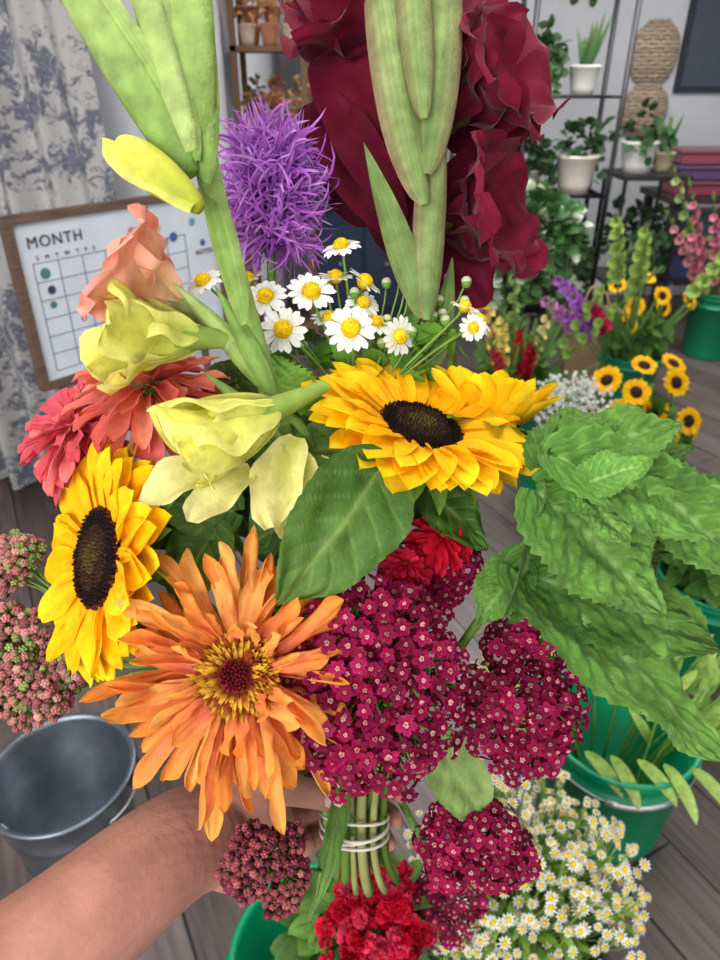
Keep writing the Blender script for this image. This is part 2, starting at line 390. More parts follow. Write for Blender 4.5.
bract(mb,cm(4.6,.4,7),cm(6.2,1.4,15),.010,(.3,1,0),g0*.9,g0,g1,1.2)
finish('gladiolus_bud_spike',mb,MATS2,BF)

# --- left gladiolus (green buds, yellow and salmon florets)
mb=MB();G0,G1=S(120,152,70),S(170,190,114)
main=bez(cm(-4.5,-3,2),cm(-7.2,-5,12),cm(-9.0,-8,18),cm(-9.6,-9,27),24)
tube(mb,main,np.linspace(.0065,.0065,24),np.linspace(0,1,24)[:,None]*(G1-G0)+G0,14,1,.8,st=.07)
spindle(mb,cm(-8.9,-8.6,16),cm(-17.4,-9.6,29.5),.0112,G0,G1,cm(-.7,0,1.4))
spindle(mb,cm(-8.7,-9,17.0),cm(-13.4,-9.5,34),.0080,G1,G0,cm(-.5,0,1))
spindle(mb,cm(-8.8,-8,16.5),cm(-9.2,-9,35),.0150,G0,G1,cm(-.3,0,0),flat=.6)
bract(mb,cm(-8.6,-9.4,17.5),cm(-15.9,-10.6,28.6),.0085,(.3,1,.35),G0*.95,G1,G1*1.05,1.3)
bract(mb,cm(-8.4,-9.2,16.5),cm(-11.8,-10.2,31),.0085,(.1,1,.1),G0*.9,G1*.92,G1,1.3)
bract(mb,cm(-8.0,-8.8,15.5),cm(-8.6,-9.6,30),.0110,(-.1,1,0),G0,G1,G1,1.3)
bract(mb,cm(-6.4,-7.0,8.5),cm(-9.7,-7.6,20.5),.0105,(.2,1,.1),G0*.9,G0,G1,1.3)
bract(mb,cm(-5.2,-5.0,5),cm(-11.0,-4.4,11.6),.0100,(.2,1,.3),G0*.95,G1,G0,1.3)
bract(mb,cm(-5.0,-5,4.5),cm(-8.2,-6,11),.008,(.2,1,.1),G0*.9,G0,G0,1.2)
bract(mb,cm(-4.6,-4,2),cm(-9.5,-3,6.6),.007,(.2,1,.3),G0*.8,G0,G0,1.2)
finish('gladiolus_bud_spike',mb,MATS2,BF)
Y0,Y1,Y2=S(186,196,66),S(236,230,104),S(240,236,140)
mb=MB()
spindle(mb,cm(-8.1,-9.6,13.8),cm(-12.5,-9.8,16.9),.0105,Y0,Y1,cm(-.3,0,.5),mat=0,flat=.9,a=.5,b=.3)
for i in range(3):
    petal(mb,frame(cm(-8.3,-10.1,13.9),cm(-4.6,-.3,3.3),cm(-.6+.8*i-.4,1,-.8)),.056,.0105,.12,-.1,blunt(.6,1.1,.5),(Y0,Y1,Y2),nl=12,nw=8,cup=1.8,ruf=.12,ph=i)
glad(mb,head(cm(-9.2,-4.5,8.3),(-1,-.3,.0)),.062,.026,Y0,Y1,Y2,.32,furl=.45,ruf=.2,tube_c=S(150,175,80),crk=.06,stam=False)
finish('yellow_gladiolus',mb,MATS2,BF)
mb=MB()
glad(mb,head(cm(-4.4,-7,4.0),(-.85,-.35,-.45)),.064,.028,Y0,Y1,Y2,.16,furl=.7,ruf=.15,tube_c=S(150,175,80),crk=.05,stam=False,jit=.12)
W0,W1=S(196,196,90),S(236,230,158)
for p0,d,nn,l,w in [((-7,-7,.9),(-1,-.1,-.35),(.1,-.9,.5),.055,.014),((-4,-6.2,1.8),(.1,-.2,-1),(.4,-1,.2),.055,.019),((-3.5,-6.,2.4),(-.35,-.2,-1),(-.2,-1,.2),.055,.017),((-6,-6.6,.6),(-.6,-.3,-.5),(-.1,-1,.3),.045,.013),((-2.5,-5.5,1.2),(.5,-.2,-1),(0,-1,.2),.05,.014)]:
    petal(mb,frame(cm(*p0),d,nn),l,w,.2,-.4,mk(1.1,.55,.3),(W0,W1,W1*1.05),nl=12,nw=8,cup=.8,ruf=.25,ph=U(0,6),crk=.08)
tube(mb,bez(cm(-4.6,-7,3.6),cm(-2.5,-5,4),cm(-1.5,-2,0),GRIP,12),.003,G0,8,1)
finish('yellow_gladiolus',mb,MATS2,BF)
mb=MB()
glad(mb,head(cm(-10.9,-3,10.7),(-.75,-.42,.42)),.060,.028,S(244,222,150),S(244,146,130),S(248,182,164),.70,ruf=.22,tube_c=G1,crk=.04)
finish('salmon_gladiolus',mb,MATS2,BF)

# --- purple liatris tuft
mb=MB();C=cm(-5.9,1,19.0);ax=nrm((.12,-.1,1))
pc=[S(206,132,222),S(186,104,208),S(224,166,238),S(156,82,180)]
for i in range(1350):
    t=U(-1,1);th=U(0,2*pi);rr=math.sqrt(max(0,1-t*t*.8))
    o=C+V3(0,0,1)*t*.030+V3(math.cos(th),math.sin(th),0)*.014*rr
    d=nrm(V3(math.cos(th)*rr,math.sin(th)*rr,t*.75+.15)+rng.normal(size=3)*.45)
    petal(mb,frame(o,d,rng.normal(size=3)),U(.018,.036),.0010,0,U(-3,3),mk(.8,.3,.6),(pc[3],pc[rng.randint(3)]),nl=8,nw=1,side=U(-.6,.6),twist=U(-2,2),st=0)
ball(mb,C,(.014,.014,.036),S(110,64,140),8,10,1)
stem_to_grip(mb,C-cm(0,0,4),ax,.003);finish('purple_liatris',mb,MATS,BF)

# --- feverfew daisies
mb=MB()
for c,n,r in [((-6.0,-1,11.6),(-.1,-.9,.35),1.4),((-3.1,-1,11.9),(.1,-.9,.45),1.55),((-4.8,-1.6,9.4),(-.1,-1,.1),1.55),((-.6,-1.5,9.5),(.1,-1,.15),1.6),((-1.2,.2,15.2),(-.2,-.6,.7),1.35),((-9.7,-2,12.3),(-.3,-.7,.6),1.3),
  ((.3,.5,13),(.6,-.4,.7),1.3),((2.5,-.6,9.2),(.5,-.7,-.2),1.3),((1.0,.2,10.2),(.3,-.6,.7),1.3),((6.4,-2.6,10.6),(.3,-.3,.9),1.0),((7.4,-2.,9.9),(.6,-.5,.4),1.0),((-1.6,.8,13.4),(.0,-.5,.8),1.2),((-7.3,.5,13.2),(-.3,-.5,.8),1.1),((-2.,.5,10.6),(0,-.6,.8),1.25),((6.9,-2.6,9.3),(.2,-.8,-.1),.9),((.2,.6,11.6),(.2,-.8,.5),1.2)]:
    C=cm(*c);daisy(mb,head(C,n),r*.01,15,e=(.1,U(-.4,.1)))
    tube(mb,bez(C,C-nrm(n)*.012,cm(0,1.5,6),cm(-.2,2,2),9),.0009,S(110,150,60),6,1)
for i in range(26):
    C=cm(U(-4,7.5),U(-.5,2),U(8.5,14.));ball(mb,C,(.0035,.0035,.003),S(225,232,190)*U(.8,1),5,8,0);ball(mb,C-V3(0,0,.002),(.0034,.0034,.003),S(110,150,60),4,8,1)
    tube(mb,bez(C,C-V3(0,0,.02),cm(0,2,6),cm(0,2,2),7),.0007,S(120,155,70),5,1)
for i in range(40):
    C=cm(U(-5,7),U(0,1.5),U(3.5,10));d=nrm(rng.normal(size=3)+V3(0,-.5,.2))
    petal(mb,frame(C,d,rng.normal(size=3)),.022,.007,.2,-.3,mk(.9,.7,.2),(S(70,115,32),S(104,148,48)),nl=12,nw=4,serr=.6,nv=3,mat=1)
stem_to_grip(mb,cm(-.2,2,2),(0,0,1),.0025)
finish('feverfew_daisies',mb,MATS,BF)

# --- yarrow
cy=[S(144,10,66),S(122,8,56),S(162,24,82)];fl=[floret5(c,S(222,160,158)) for c in cy]
fl+= [floret5(cy[0],S(196,120,118))]
sg=S(96,120,50)
mb=MB();corymb(mb,cm(.7,-5.,-11.7),cm(5.4,3.2,6.5),(.0,-1,.15),fl,.0056,680,sg,cm(0,2,-20),18,3)
stem_to_grip(mb,cm(0,2,-20),(0,0,1),.003,back=1);finish('burgundy_yarrow',mb,MATS,BF)
mb=MB();corymb(mb,cm(10.2,-1,-13.7),cm(3.6,2.8,5.2),(.25,-1,.1),fl,.0058,330,sg,cm(5,3,-20),11,5)
stem_to_grip(mb,cm(5,3,-20),(.5,0,1),.003,back=1);finish('burgundy_yarrow',mb,MATS,BF)
mb=MB();corymb(mb,cm(8.2,3,-25.2),cm(4.2,2.5,3.6),(.1,-1,.3),fl,.0058,230,S(90,60,50),cm(6,9,-30),8,8)
stem_to_grip(mb,cm(6,9,-30),(.5,0,1),.003,back=1);finish('burgundy_yarrow',mb,MATS,BF)
mb=MB();corymb(mb,cm(5.4,-.5,-5.8),cm(3.4,1.8,2.4),(.1,-1,.5),fl,.0056,150,sg,cm(3,3,-15),6,9)
stem_to_grip(mb,cm(3,3,-15),(.5,0,1),.003,back=1);finish('burgundy_yarrow',mb,MATS,BF)
# --- sedum
def budcl(cs,cg):
    f=MB()
    for i in range(5):
        a=i*2*pi/5;ball(f,(.4*math.cos(a),.4*math.sin(a),.1),(.34,.34,.55),cs,4,6,0,None,cg)
    ball(f,(0,0,.4),.3,cs*.8+.1,4,6)
    return f
sd=[budcl(S(206,120,130),S(140,160,90)),budcl(S(220,150,152),S(160,172,110)),budcl(S(184,92,108),S(130,145,80))]
mb=MB();corymb(mb,cm(-5.3,-5,-22.3),cm(2.6,1.8,2.6),(-.1,-1,.2),[budcl(S(186,90,106),S(124,106,60)),budcl(S(162,60,88),S(130,130,70)),budcl(S(134,38,70),S(104,70,50))],.0036,280,sg,cm(-2,1,-26),8,11)
stem_to_grip(mb,cm(-2,1,-26),(-.5,0,1),.002,back=1);finish('stonecrop_sedum',mb,MATS,BF)
mb=MB()
for i,(c,r,n) in enumerate([((-24.5,5,-6.4),(2.8,2,2.4),(-.5,-.7,.5)),((-24.,4.6,-11),(2.8,2,2.3),(-.5,-.7,.2)),((-22.8,4.6,-15.4),(3.4,2,2.4),(-.3,-.9,.2)),((-25,4.6,-13.4),(2.4,2,2),(-.3,-.9,.2)),((-21,5,-13),(2.2,2,2),(-.3,-.9,.2))]):
    corymb(mb,cm(*c),cm(*r),n,sd+[budcl(S(160,176,104),S(130,160,80))],.0045,160,S(120,150,70),cm(-15,7,-14),6,20+i)
stem_to_grip(mb,cm(-15,7,-14),(-1,0,.2),.004,back=1);finish('stonecrop_sedum',mb,MATS,BF)

# --- leaves
mb=MB()
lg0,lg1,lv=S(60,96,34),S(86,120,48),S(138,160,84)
def bigleaf(mb,p0,p1,W,N,c0=lg0,c1=lg1,cup=.35,e=(.15,-.35),heart=.12,q=.05,nv=6,serr=.04,v=lv,pf=mk(.62,.85,.1),side=0.,tw=0.,crk=.05,ruf=.08,pucker=0.,mat=1):
    p0=np.array(p0);p1=np.array(p1)
    petal(mb,frame(p0,p1-p0,N),np.linalg.norm(p1-p0)*1.03,W,e[0],e[1],pf,(c0,c1),nl=80 if pucker else 60,nw=40 if pucker else 28,cup=cup,quilt=q,nv=nv,serr=serr,heart=heart,vein=v,mat=mat,ruf=ruf,rf=2.3,ph=U(0,6),side=side,twist=tw,st=0,crk=crk,pucker=pucker)
bigleaf(mb,cm(1.0,-7.4,.5),cm(-4.2,-8.2,-6.8),.032,(.45,-1,.1),cup=.5)
bigleaf(mb,cm(.8,-5,1.6),cm(-5.2,-4.6,1.9),.021,(.1,-.8,.6))
bigleaf(mb,cm(-3,-2.5,4.5),cm(-5.4,-3,7.6),.012,(.1,-.8,.3),c0=S(90,135,40),c1=S(110,155,50),serr=.3)
bigleaf(mb,cm(-8,-1,-2),cm(-13,-2,-1.2),.022,(.1,-1,.3))
bigleaf(mb,cm(-9,-2,-3),cm(-11.5,-3,-8),.022,(-.2,-1,.2))
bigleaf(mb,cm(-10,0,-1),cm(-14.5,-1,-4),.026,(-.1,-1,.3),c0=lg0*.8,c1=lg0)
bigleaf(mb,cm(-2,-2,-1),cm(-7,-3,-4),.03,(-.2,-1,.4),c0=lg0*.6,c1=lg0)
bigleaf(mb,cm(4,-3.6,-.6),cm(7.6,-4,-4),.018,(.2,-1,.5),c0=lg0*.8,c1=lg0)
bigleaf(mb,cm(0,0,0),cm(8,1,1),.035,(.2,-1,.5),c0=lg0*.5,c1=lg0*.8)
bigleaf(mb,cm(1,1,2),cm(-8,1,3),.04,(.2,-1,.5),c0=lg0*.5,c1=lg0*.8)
bigleaf(mb,cm(5,0,-17),cm(9,2,-24),.02,(0,-1,.3),c0=S(120,146,80),c1=S(130,156,90))
bigleaf(mb,cm(-1,2,-20),cm(-3.0,-1,-28.5),.008,(.5,-1,.3),c0=S(86,120,50),c1=S(101,135,60),heart=0)
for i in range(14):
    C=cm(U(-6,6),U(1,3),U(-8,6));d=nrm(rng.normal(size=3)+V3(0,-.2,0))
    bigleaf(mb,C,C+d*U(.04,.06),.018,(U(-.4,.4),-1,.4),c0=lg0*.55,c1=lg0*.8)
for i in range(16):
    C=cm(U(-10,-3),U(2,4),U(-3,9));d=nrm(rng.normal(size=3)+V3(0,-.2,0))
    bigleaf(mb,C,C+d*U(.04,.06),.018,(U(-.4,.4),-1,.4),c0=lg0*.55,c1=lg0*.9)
finish('bouquet_foliage',mb,MATS,BF)

# --- mint sprig on the right
mb=MB();m0,m1,mv=S(78,122,48),S(110,154,70),S(158,190,118)
mp=mk(.66,.85,.12)
def mleaf(a,b,W,N,k=1.,**kw):
    kw.setdefault('cup',.45)
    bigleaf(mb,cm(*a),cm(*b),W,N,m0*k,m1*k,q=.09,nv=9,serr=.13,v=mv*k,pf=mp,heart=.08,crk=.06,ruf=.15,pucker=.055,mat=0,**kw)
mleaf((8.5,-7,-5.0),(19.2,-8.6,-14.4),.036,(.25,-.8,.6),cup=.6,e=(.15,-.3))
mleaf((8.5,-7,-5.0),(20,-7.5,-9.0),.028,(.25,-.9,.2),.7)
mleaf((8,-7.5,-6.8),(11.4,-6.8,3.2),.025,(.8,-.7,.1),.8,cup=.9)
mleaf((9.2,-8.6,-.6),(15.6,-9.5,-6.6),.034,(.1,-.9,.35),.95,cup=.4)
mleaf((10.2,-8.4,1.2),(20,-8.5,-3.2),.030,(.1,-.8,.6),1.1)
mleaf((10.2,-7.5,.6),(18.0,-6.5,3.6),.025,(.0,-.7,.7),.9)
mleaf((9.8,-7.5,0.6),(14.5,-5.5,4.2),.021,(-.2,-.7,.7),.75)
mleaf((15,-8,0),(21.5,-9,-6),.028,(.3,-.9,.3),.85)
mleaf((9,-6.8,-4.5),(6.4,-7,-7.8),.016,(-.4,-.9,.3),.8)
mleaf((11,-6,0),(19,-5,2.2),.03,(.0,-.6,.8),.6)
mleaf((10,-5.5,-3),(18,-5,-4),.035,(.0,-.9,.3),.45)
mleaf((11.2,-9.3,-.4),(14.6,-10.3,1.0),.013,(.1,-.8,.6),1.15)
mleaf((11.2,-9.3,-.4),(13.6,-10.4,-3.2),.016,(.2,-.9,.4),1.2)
tube(mb,bez(cm(12,-9,-1.2),cm(9.5,-7,-3),cm(5,0,-12),GRIP,14),.003,S(110,140,60),8,1)
finish('mint_sprig',mb,[MINT,LEAF],BF)

# --- stem bundle with rubber band
mb=MB()
for i in range(34):
    q=(i+.5)/34;r=.021*math.sqrt(q);a=i*2.39996
    x,y=r*math.cos(a),r*math.sin(a)
    c=[S(104,130,58),S(136,154,82),S(84,112,44),S(152,154,96)][i%4]
    P=bez(GRIP+V3(x*1.9,y*1.7,.075),GRIP+V3(x*.95,y*.95,.02),GRIP+V3(x*.95,y*.95,-.02),GRIP+V3(x*1.7+.004,y*1.4+.045,-.045-U(0,.02)),12)
    tube(mb,P,U(.0021,.0036),c,7,2)
finish('flower_stem_bundle',mb,[PET,LEAF,STEM],BF)
mb=MB()
for k,(dz,ti) in enumerate([(0,.1),(.004,-.12),(.009,.2),(-.004,.05)]):
    th=np.linspace(0,2*pi,41)
    P=np.stack([.0245*np.cos(th),.0245*np.sin(th),dz+.0245*ti*np.cos(th+k)],-1)+GRIP
    tube(mb,P,.0012,S(232,226,208),6,0,cap=False)
finish('rubber_band',mb,[RUB],BF)

# ------------------------------------------------------------ hand and forearm
def chain(mb,pts,rad,n=16,flat=1.,ref=(.13,1,.21),sub=6):
    pts=[cm(*p) for p in pts];P=[];R=[]
    pts2=[pts[0]*2-pts[1]]+pts+[pts[-1]*2-pts[-2]];rad2=[rad[0]]+list(rad)+[rad[-1]]
    for i in range(1,len(pts2)-2):
        for j in range(sub):
            t=j/sub;a,b,c,d=pts2[i-1:i+3]
            P.append(.5*((2*b)+(-a+c)*t+(2*a-5*b+4*c-d)*t*t+(-a+3*b-3*c+d)*t**3))
            R.append(rad2[i]*(1-t)+rad2[i+1]*t)
    P.append(pts[-1]);R.append(rad[-1])
    tube(mb,P,np.array(R)*.01,S(200,140,110),n,0,flat,ref)
    ball(mb,P[0],R[0]*.01,S(200,140,110),8,12);ball(mb,P[-1],R[-1]*.0098,S(200,140,110),8,12)
mb=MB()
chain(mb,[(-31,-18,-32.6),(-24,-13.5,-29.2),(-17,-8,-25.4),(-12,-3,-22.8),(-10,-.6,-22.6)],[4.9,4.4,3.6,3.25,3.2],24)
kn=[(-4.6,6.4,-20.8),(-4.8,7.0,-22.9),(-4.6,6.7,-24.9),(-4.2,5.8,-26.6)]
for i,k in enumerate(kn):
    w=(-10.2,-.6,-21.3-1.0*i)
    mid=tuple((np.array(w)+np.array(k))/2+np.array([-.7,.35,0]))
    chain(mb,[w,mid,k],[1.8,1.6,1.14-.04*i])
ball(mb,cm(-7.4,2.0,-23.6),cm(3.0,3.2,3.5),S(200,140,110),12,16)
ball(mb,cm(-8.2,.8,-20.8),cm(3.2,2.0,2.8),S(200,140,110),12,16)
ball(mb,cm(-8.3,.4,-24.8),cm(2.8,2.0,2.0),S(200,140,110),12,16)
fr=[(.92,.84,.76,.62),(.96,.86,.78,.64),(.92,.82,.74,.6),(.8,.72,.64,.52)]
for i,k in enumerate(kn):
    z=k[2];s=[1,1.08,1.0,.82][i]
    chain(mb,[k,(-1.3*s-.1,8.9-.1*i,z+.1-.25*i*.3),(1.7*s,8.2,z-.2),(2.7*s,6.3,z-.35)],fr[i])
chain(mb,[(-9.2,-.2,-20.7),(-6.4,.8,-20.2),(-3.9,1.5,-20.9),(-1.3,2.0,-21.8)],[1.7,1.3,1.0,.78])
arm=finish('hand_with_forearm',mb,[SKIN],BF)
md=arm.modifiers.new('remesh','REMESH');md.mode='VOXEL';md.voxel_size=.0013;md.use_smooth_shade=True
ms=arm.modifiers.new('smooth','SMOOTH');ms.factor=.5;ms.iterations=7
nt=SKIN.node_tree
for n in list(nt.nodes):
    if n.type=='ATTRIBUTE':
        nz=nt.nodes.new('ShaderNodeTexNoise');nz.inputs['Scale'].default_value=14;nz.inputs['Detail'].default_value=5
        tcn=[q for q in nt.nodes if q.type=='TEX_COORD'][0];nt.links.new(tcn.outputs['Object'],nz.inputs['Vector'])
        cr=nt.nodes.new('ShaderNodeValToRGB');cr.color_ramp.elements[0].position=.35;cr.color_ramp.elements[1].position=.7
        cr.color_ramp.elements[0].color=(*S(160,106,92),1);cr.color_ramp.elements[1].color=(*S(194,142,126),1)
        nt.links.new(nz.outputs['Fac'],cr.inputs[0])
        for l in list(n.outputs['Color'].links): nt.links.new(cr.outputs[0],l.to_socket)
mb=MB()
petal(mb,frame(cm(-2.3,.95,-21.15),(1,.15,-.35),(-.1,-1,.35)),.013,.0055,.1,-.25,mk(1.,.3,.5),(S(218,164,148),S(232,200,188)),nl=8,nw=6,cup=-.7)
finish('thumb_nail',mb,[PLAS],BF,parent=arm)

# ------------------------------------------------------------ room shell
def shellmat(name,c1,c2,scale=6,rough=.8):
    m=bpy.data.materials.new(name);m.use_nodes=True;nt=m.node_tree;b=nt.nodes['Principled BSDF']
    tc=nt.nodes.new('ShaderNodeTexCoord');nz=nt.nodes.new('ShaderNodeTexNoise');nz.inputs['Scale'].default_value=scale;nz.inputs['Detail'].default_value=5
    cr=nt.nodes.new('ShaderNodeValToRGB');cr.color_ramp.elements[0].color=(*c1,1);cr.color_ramp.elements[1].color=(*c2,1)
    nt.links.new(tc.outputs['Object'],nz.inputs['Vector']);nt.links.new(nz.outputs['Fac'],cr.inputs[0]);nt.links.new(cr.outputs[0],b.inputs['Base Color'])
    b.inputs['Roughness'].default_value=rough;return m
WALL=shellmat('wall_paint',S(186,188,194),S(200,201,206));TRIM=shellmat('white_trim',S(215,215,215),S(228,228,228))
CEIL=shellmat('ceiling_paint',S(225,225,222),S(235,235,232))
def floormat():
    m=bpy.data.materials.new('grey_wood_planks');m.use_nodes=True;nt=m.node_tree;N=nt.nodes;L=nt.links;b=N['Principled BSDF']
    tc=N.new('ShaderNodeTexCoord');mp=N.new('ShaderNodeMapping');mp.inputs['Rotation'].default_value=(0,0,math.radians(62))
    L.new(tc.outputs['Object'],mp.inputs[0])
    bk=N.new('ShaderNodeTexBrick');bk.offset=.37;bk.inputs['Scale'].default_value=1;bk.inputs['Brick Width'].default_value=1.2;bk.inputs['Row Height'].default_value=.17
    bk.inputs['Mortar Size'].default_value=.0035;bk.inputs['Color1'].default_value=(*S(86,74,72),1);bk.inputs['Color2'].default_value=(*S(116,103,99),1);bk.inputs['Mortar'].default_value=(*S(34,30,30),1)
    L.new(mp.outputs[0],bk.inputs['Vector'])
    m2=N.new('ShaderNodeMapping');m2.inputs['Scale'].default_value=(3,40,3);L.new(mp.outputs[0],m2.inputs[0])
    nz=N.new('ShaderNodeTexNoise');nz.inputs['Scale'].default_value=1.6;nz.inputs['Detail'].default_value=8;nz.inputs['Distortion'].default_value=.6;L.new(m2.outputs[0],nz.inputs['Vector'])
    mr=N.new('ShaderNodeMapRange');mr.inputs[1].default_value=.3;mr.inputs[2].default_value=.7;mr.inputs[3].default_value=.6;mr.inputs[4].default_value=1.2;L.new(nz.outputs['Fac'],mr.inputs[0])
    vm=N.new('ShaderNodeVectorMath');vm.operation='SCALE';L.new(bk.outputs['Color'],vm.inputs[0]);L.new(mr.outputs[0],vm.inputs['Scale']);L.new(vm.outputs[0],b.inputs['Base Color'])
    b.inputs['Roughness'].default_value=.42
    bp_=N.new('ShaderNodeBump');bp_.inputs['Strength'].default_value=.25;bp_.inputs['Distance'].default_value=.004;L.new(mr.outputs[0],bp_.inputs['Height']);L.new(bp_.outputs[0],b.inputs['Normal']);return m
def room(name,lo,hi,mat):
    m=MB();box(m,lo,hi,S(200,200,200));return finish(name,m,[mat],smooth=False)
room('floor',(-3.2,-2.2,-.1),(4.2,5.6,0),floormat())
room('ceiling',(-3.2,-2.2,2.7),(4.2,5.6,2.8),CEIL)
room('wall_back',(-.68,5.6,0),(4.2,5.72,2.7),WALL)
room('wall_right',(4.2,-2.2,0),(4.32,5.72,2.7),WALL)
room('wall_left',(-3.32,-2.2,0),(-3.2,2.82,2.7),WALL)
m=MB()
box(m,(-3.2,2.7,0),(-2.2,2.82,2.7),S(1,1,1));box(m,(-.95,2.7,0),(-.56,2.82,2.7),S(1,1,1))
box(m,(-2.2,2.7,0),(-.95,2.82,.8),S(1,1,1));box(m,(-2.2,2.7,2.2),(-.95,2.82,2.7),S(1,1,1))
box(m,(-.68,2.82,0),(-.56,5.72,2.7),S(1,1,1))
finish('wall_partition',m,[WALL],smooth=False)
m=MB()
for a,b in [((-2.22,2.69,.78),(-2.14,2.83,2.22)),((-1.01,2.69,.78),(-.93,2.83,2.22)),((-2.14,2.69,.78),(-1.01,2.83,.85)),((-2.14,2.69,2.14),(-1.01,2.83,2.22)),((-2.14,2.74,1.48),(-1.01,2.78,1.52))]: box(m,a,b,S(230,230,230))
finish('window_1',m,[TRIM],smooth=False)
room('baseboard_back',(-.56,5.585,0),(4.2,5.6,.1),TRIM)
room('baseboard_partition',(-3.2,2.685,0),(-.56,2.7,.1),TRIM)

# curtain
def curtmat():
    m=bpy.data.materials.new('floral_curtain_fabric');m.use_nodes=True;nt=m.node_tree;N=nt.nodes;L=nt.links;b=N['Principled BSDF']
    a=N.new('ShaderNodeTexCoord')
    nz=N.new('ShaderNodeTexNoise');nz.inputs['Scale'].default_value=24;nz.inputs['Detail'].default_value=6;nz.inputs['Roughness'].default_value=.8;nz.inputs['Distortion'].default_value=.8;L.new(a.outputs['UV'],nz.inputs['Vector'])
    n2=N.new('ShaderNodeTexVoronoi');n2.inputs['Scale'].default_value=8;L.new(a.outputs['UV'],n2.inputs['Vector'])
    ad=N.new('ShaderNodeMath');ad.operation='MULTIPLY_ADD';L.new(n2.outputs['Distance'],ad.inputs[0]);ad.inputs[1].default_value=-.30;L.new(nz.outputs['Fac'],ad.inputs[2])
    cr=N.new('ShaderNodeValToRGB');e=cr.color_ramp.elements;e[0].position=.34;e[0].color=(*S(206,203,200),1);e[1].position=.37;e[1].color=(*S(140,142,152),1)
    x=e.new(.43);x.color=(*S(98,102,120),1);x=e.new(.50);x.color=(*S(150,156,168),1)
    L.new(ad.outputs[0],cr.inputs[0]);L.new(cr.outputs[0],b.inputs['Base Color']);b.inputs['Roughness'].default_value=.9
    t=N.new('ShaderNodeBsdfTranslucent');mx=N.new('ShaderNodeMixShader');mx.inputs[0].default_value=.35;L.new(cr.outputs[0],t.inputs[0]);L.new(b.outputs[0],mx.inputs[1]);L.new(t.outputs[0],mx.inputs[2]);L.new(mx.outputs[0],N['Material Output'].inputs[0])
    return m
m=MB();nx,nz_=180,40
u=np.linspace(0,1,nx)[None,:];w=np.linspace(0,1,nz_)[:,None]
X=-2.35+1.50*u+.02*np.sin(w*5)*u;Yc=2.52+.045*np.sin(u*2*pi*11+np.sin(w*3)*.7)*(1-.3*w)+.02*np.sin(u*37+w*2)
P=np.stack([X+0*w,Yc+0*u,.03+2.45*w+0*u],-1);m.grid(P,S(220,220,220))
cur=finish('floral_curtain',m,[curtmat()])
uv=cur.data.uv_layers.new(name='UVMap')
vi=np.empty(len(cur.data.loops),dtype=np.int32);cur.data.loops.foreach_get('vertex_index',vi)
uu=np.stack([(0*w+u*2.2).ravel(),(w*2.45+0*u).ravel()],-1)[vi];uv.data.foreach_set('uv',uu.astype(np.float32).ravel())
m=MB();tube(m,[(-2.5,2.52,2.5),(-.7,2.52,2.5)],.013,S(60,60,64),10);ball(m,(-.7,2.52,2.5),.025,S(60,60,64));ball(m,(-2.5,2.52,2.5),.025,S(60,60,64))
tube(m,[(-.78,2.52,2.5),(-.78,2.695,2.5)],.008,S(60,60,64),8)
finish('curtain_rod',m,[METAL])

# calendar whiteboard on an easel
A=V3(-.79,1.60,0);Bp=V3(-.41,2.10,0);dx=nrm(Bp-A);nn=nrm(np.cross(dx,(0,0,1)))
if np.dot(nn,(0,-1,0))<0: nn=-nn
CM=I4();CM[:3,0]=dx;CM[:3,1]=-nn;CM[:3,2]=(0,0,1);CM[:3,3]=A+V3(0,0,.83)
Wc,Hc=.63,.41
m=MB();fw=.02;br_=S(100,80,68)
box(m,(0,-.012,0),(Wc,.012,fw),br_,0,CM);box(m,(0,-.012,Hc-fw),(Wc,.012,Hc),br_,0,CM)
box(m,(0,-.012,fw),(fw,.012,Hc-fw),br_,0,CM);box(m,(Wc-fw,-.012,fw),(Wc,.012,Hc-fw),br_,0,CM)
box(m,(fw,-.004,fw),(Wc-fw,.008,Hc-fw),S(202,208,218),1,CM)
ln=S(96,104,124)
gx0,gx1,gz0,gz1=.05,.50,.04,.30
for i in range(8):
    x=gx0+(gx1-gx0)*i/7;box(m,(x-.0008,-.0052,gz0),(x+.0008,-.004,gz1),ln,1,CM)
for j in range(7):
    z=gz0+(gz1-gz0)*j/6;box(m,(gx0,-.0052,z-.0008),(gx1,-.004,z+.0008),ln,1,CM)
stc=[S(60,90,150),S(90,150,170),S(200,180,90),S(70,120,110),S(60,60,90),S(180,110,120)]
for (x,z,s,k) in [(.075,.275,.022,3),(.082,.235,.018,4),(.078,.20,.015,3),(.33,.335,.016,5),(.36,.30,.02,1),(.41,.33,.02,2),(.46,.30,.022,0),(.53,.33,.018,1),(.40,.26,.014,5),(.29,.30,.016,3),(.56,.27,.016,0),(.15,.15,.012,5),(.27,.2,.012,1)]:
    ball(m,(0,0,0),(s*.6,.0012,s*.6),stc[k],6,10,1,CM@tr(x,-.0052,z))
cal=finish('wall_calendar',m,[WOOD,MATTE],smooth=False,origin=CM[:3,3])
def text(body,x,z,size):
    cu=bpy.data.curves.new('calendar_lettering','FONT');cu.body=body;cu.size=size;cu.extrude=.0005;cu.space_character=1.15
    ob=bpy.data.objects.new('calendar_lettering',cu);sc.collection.objects.link(ob)
    TM=Matrix((CM@tr(x,-.006,z)).tolist())@Matrix.Rotation(pi/2,4,'X');ob.data.materials.append(INK)
    ob.parent=cal;bpy.context.view_layer.update();ob.matrix_parent_inverse=cal.matrix_world.inverted();ob.matrix_world=TM
INK=shellmat('black_ink',S(30,32,40),S(36,38,46))
text('MONTH',.045,.335,.036);text('S   M   T   W   T   F   S',.06,.307,.014);text('NOTES',.53,.24,.018);text('plants!',.38,.285,.02)
m=MB();ec=S(92,74,58);wz=lambda p:tuple((CM@np.array([*p,1.]))[:3])
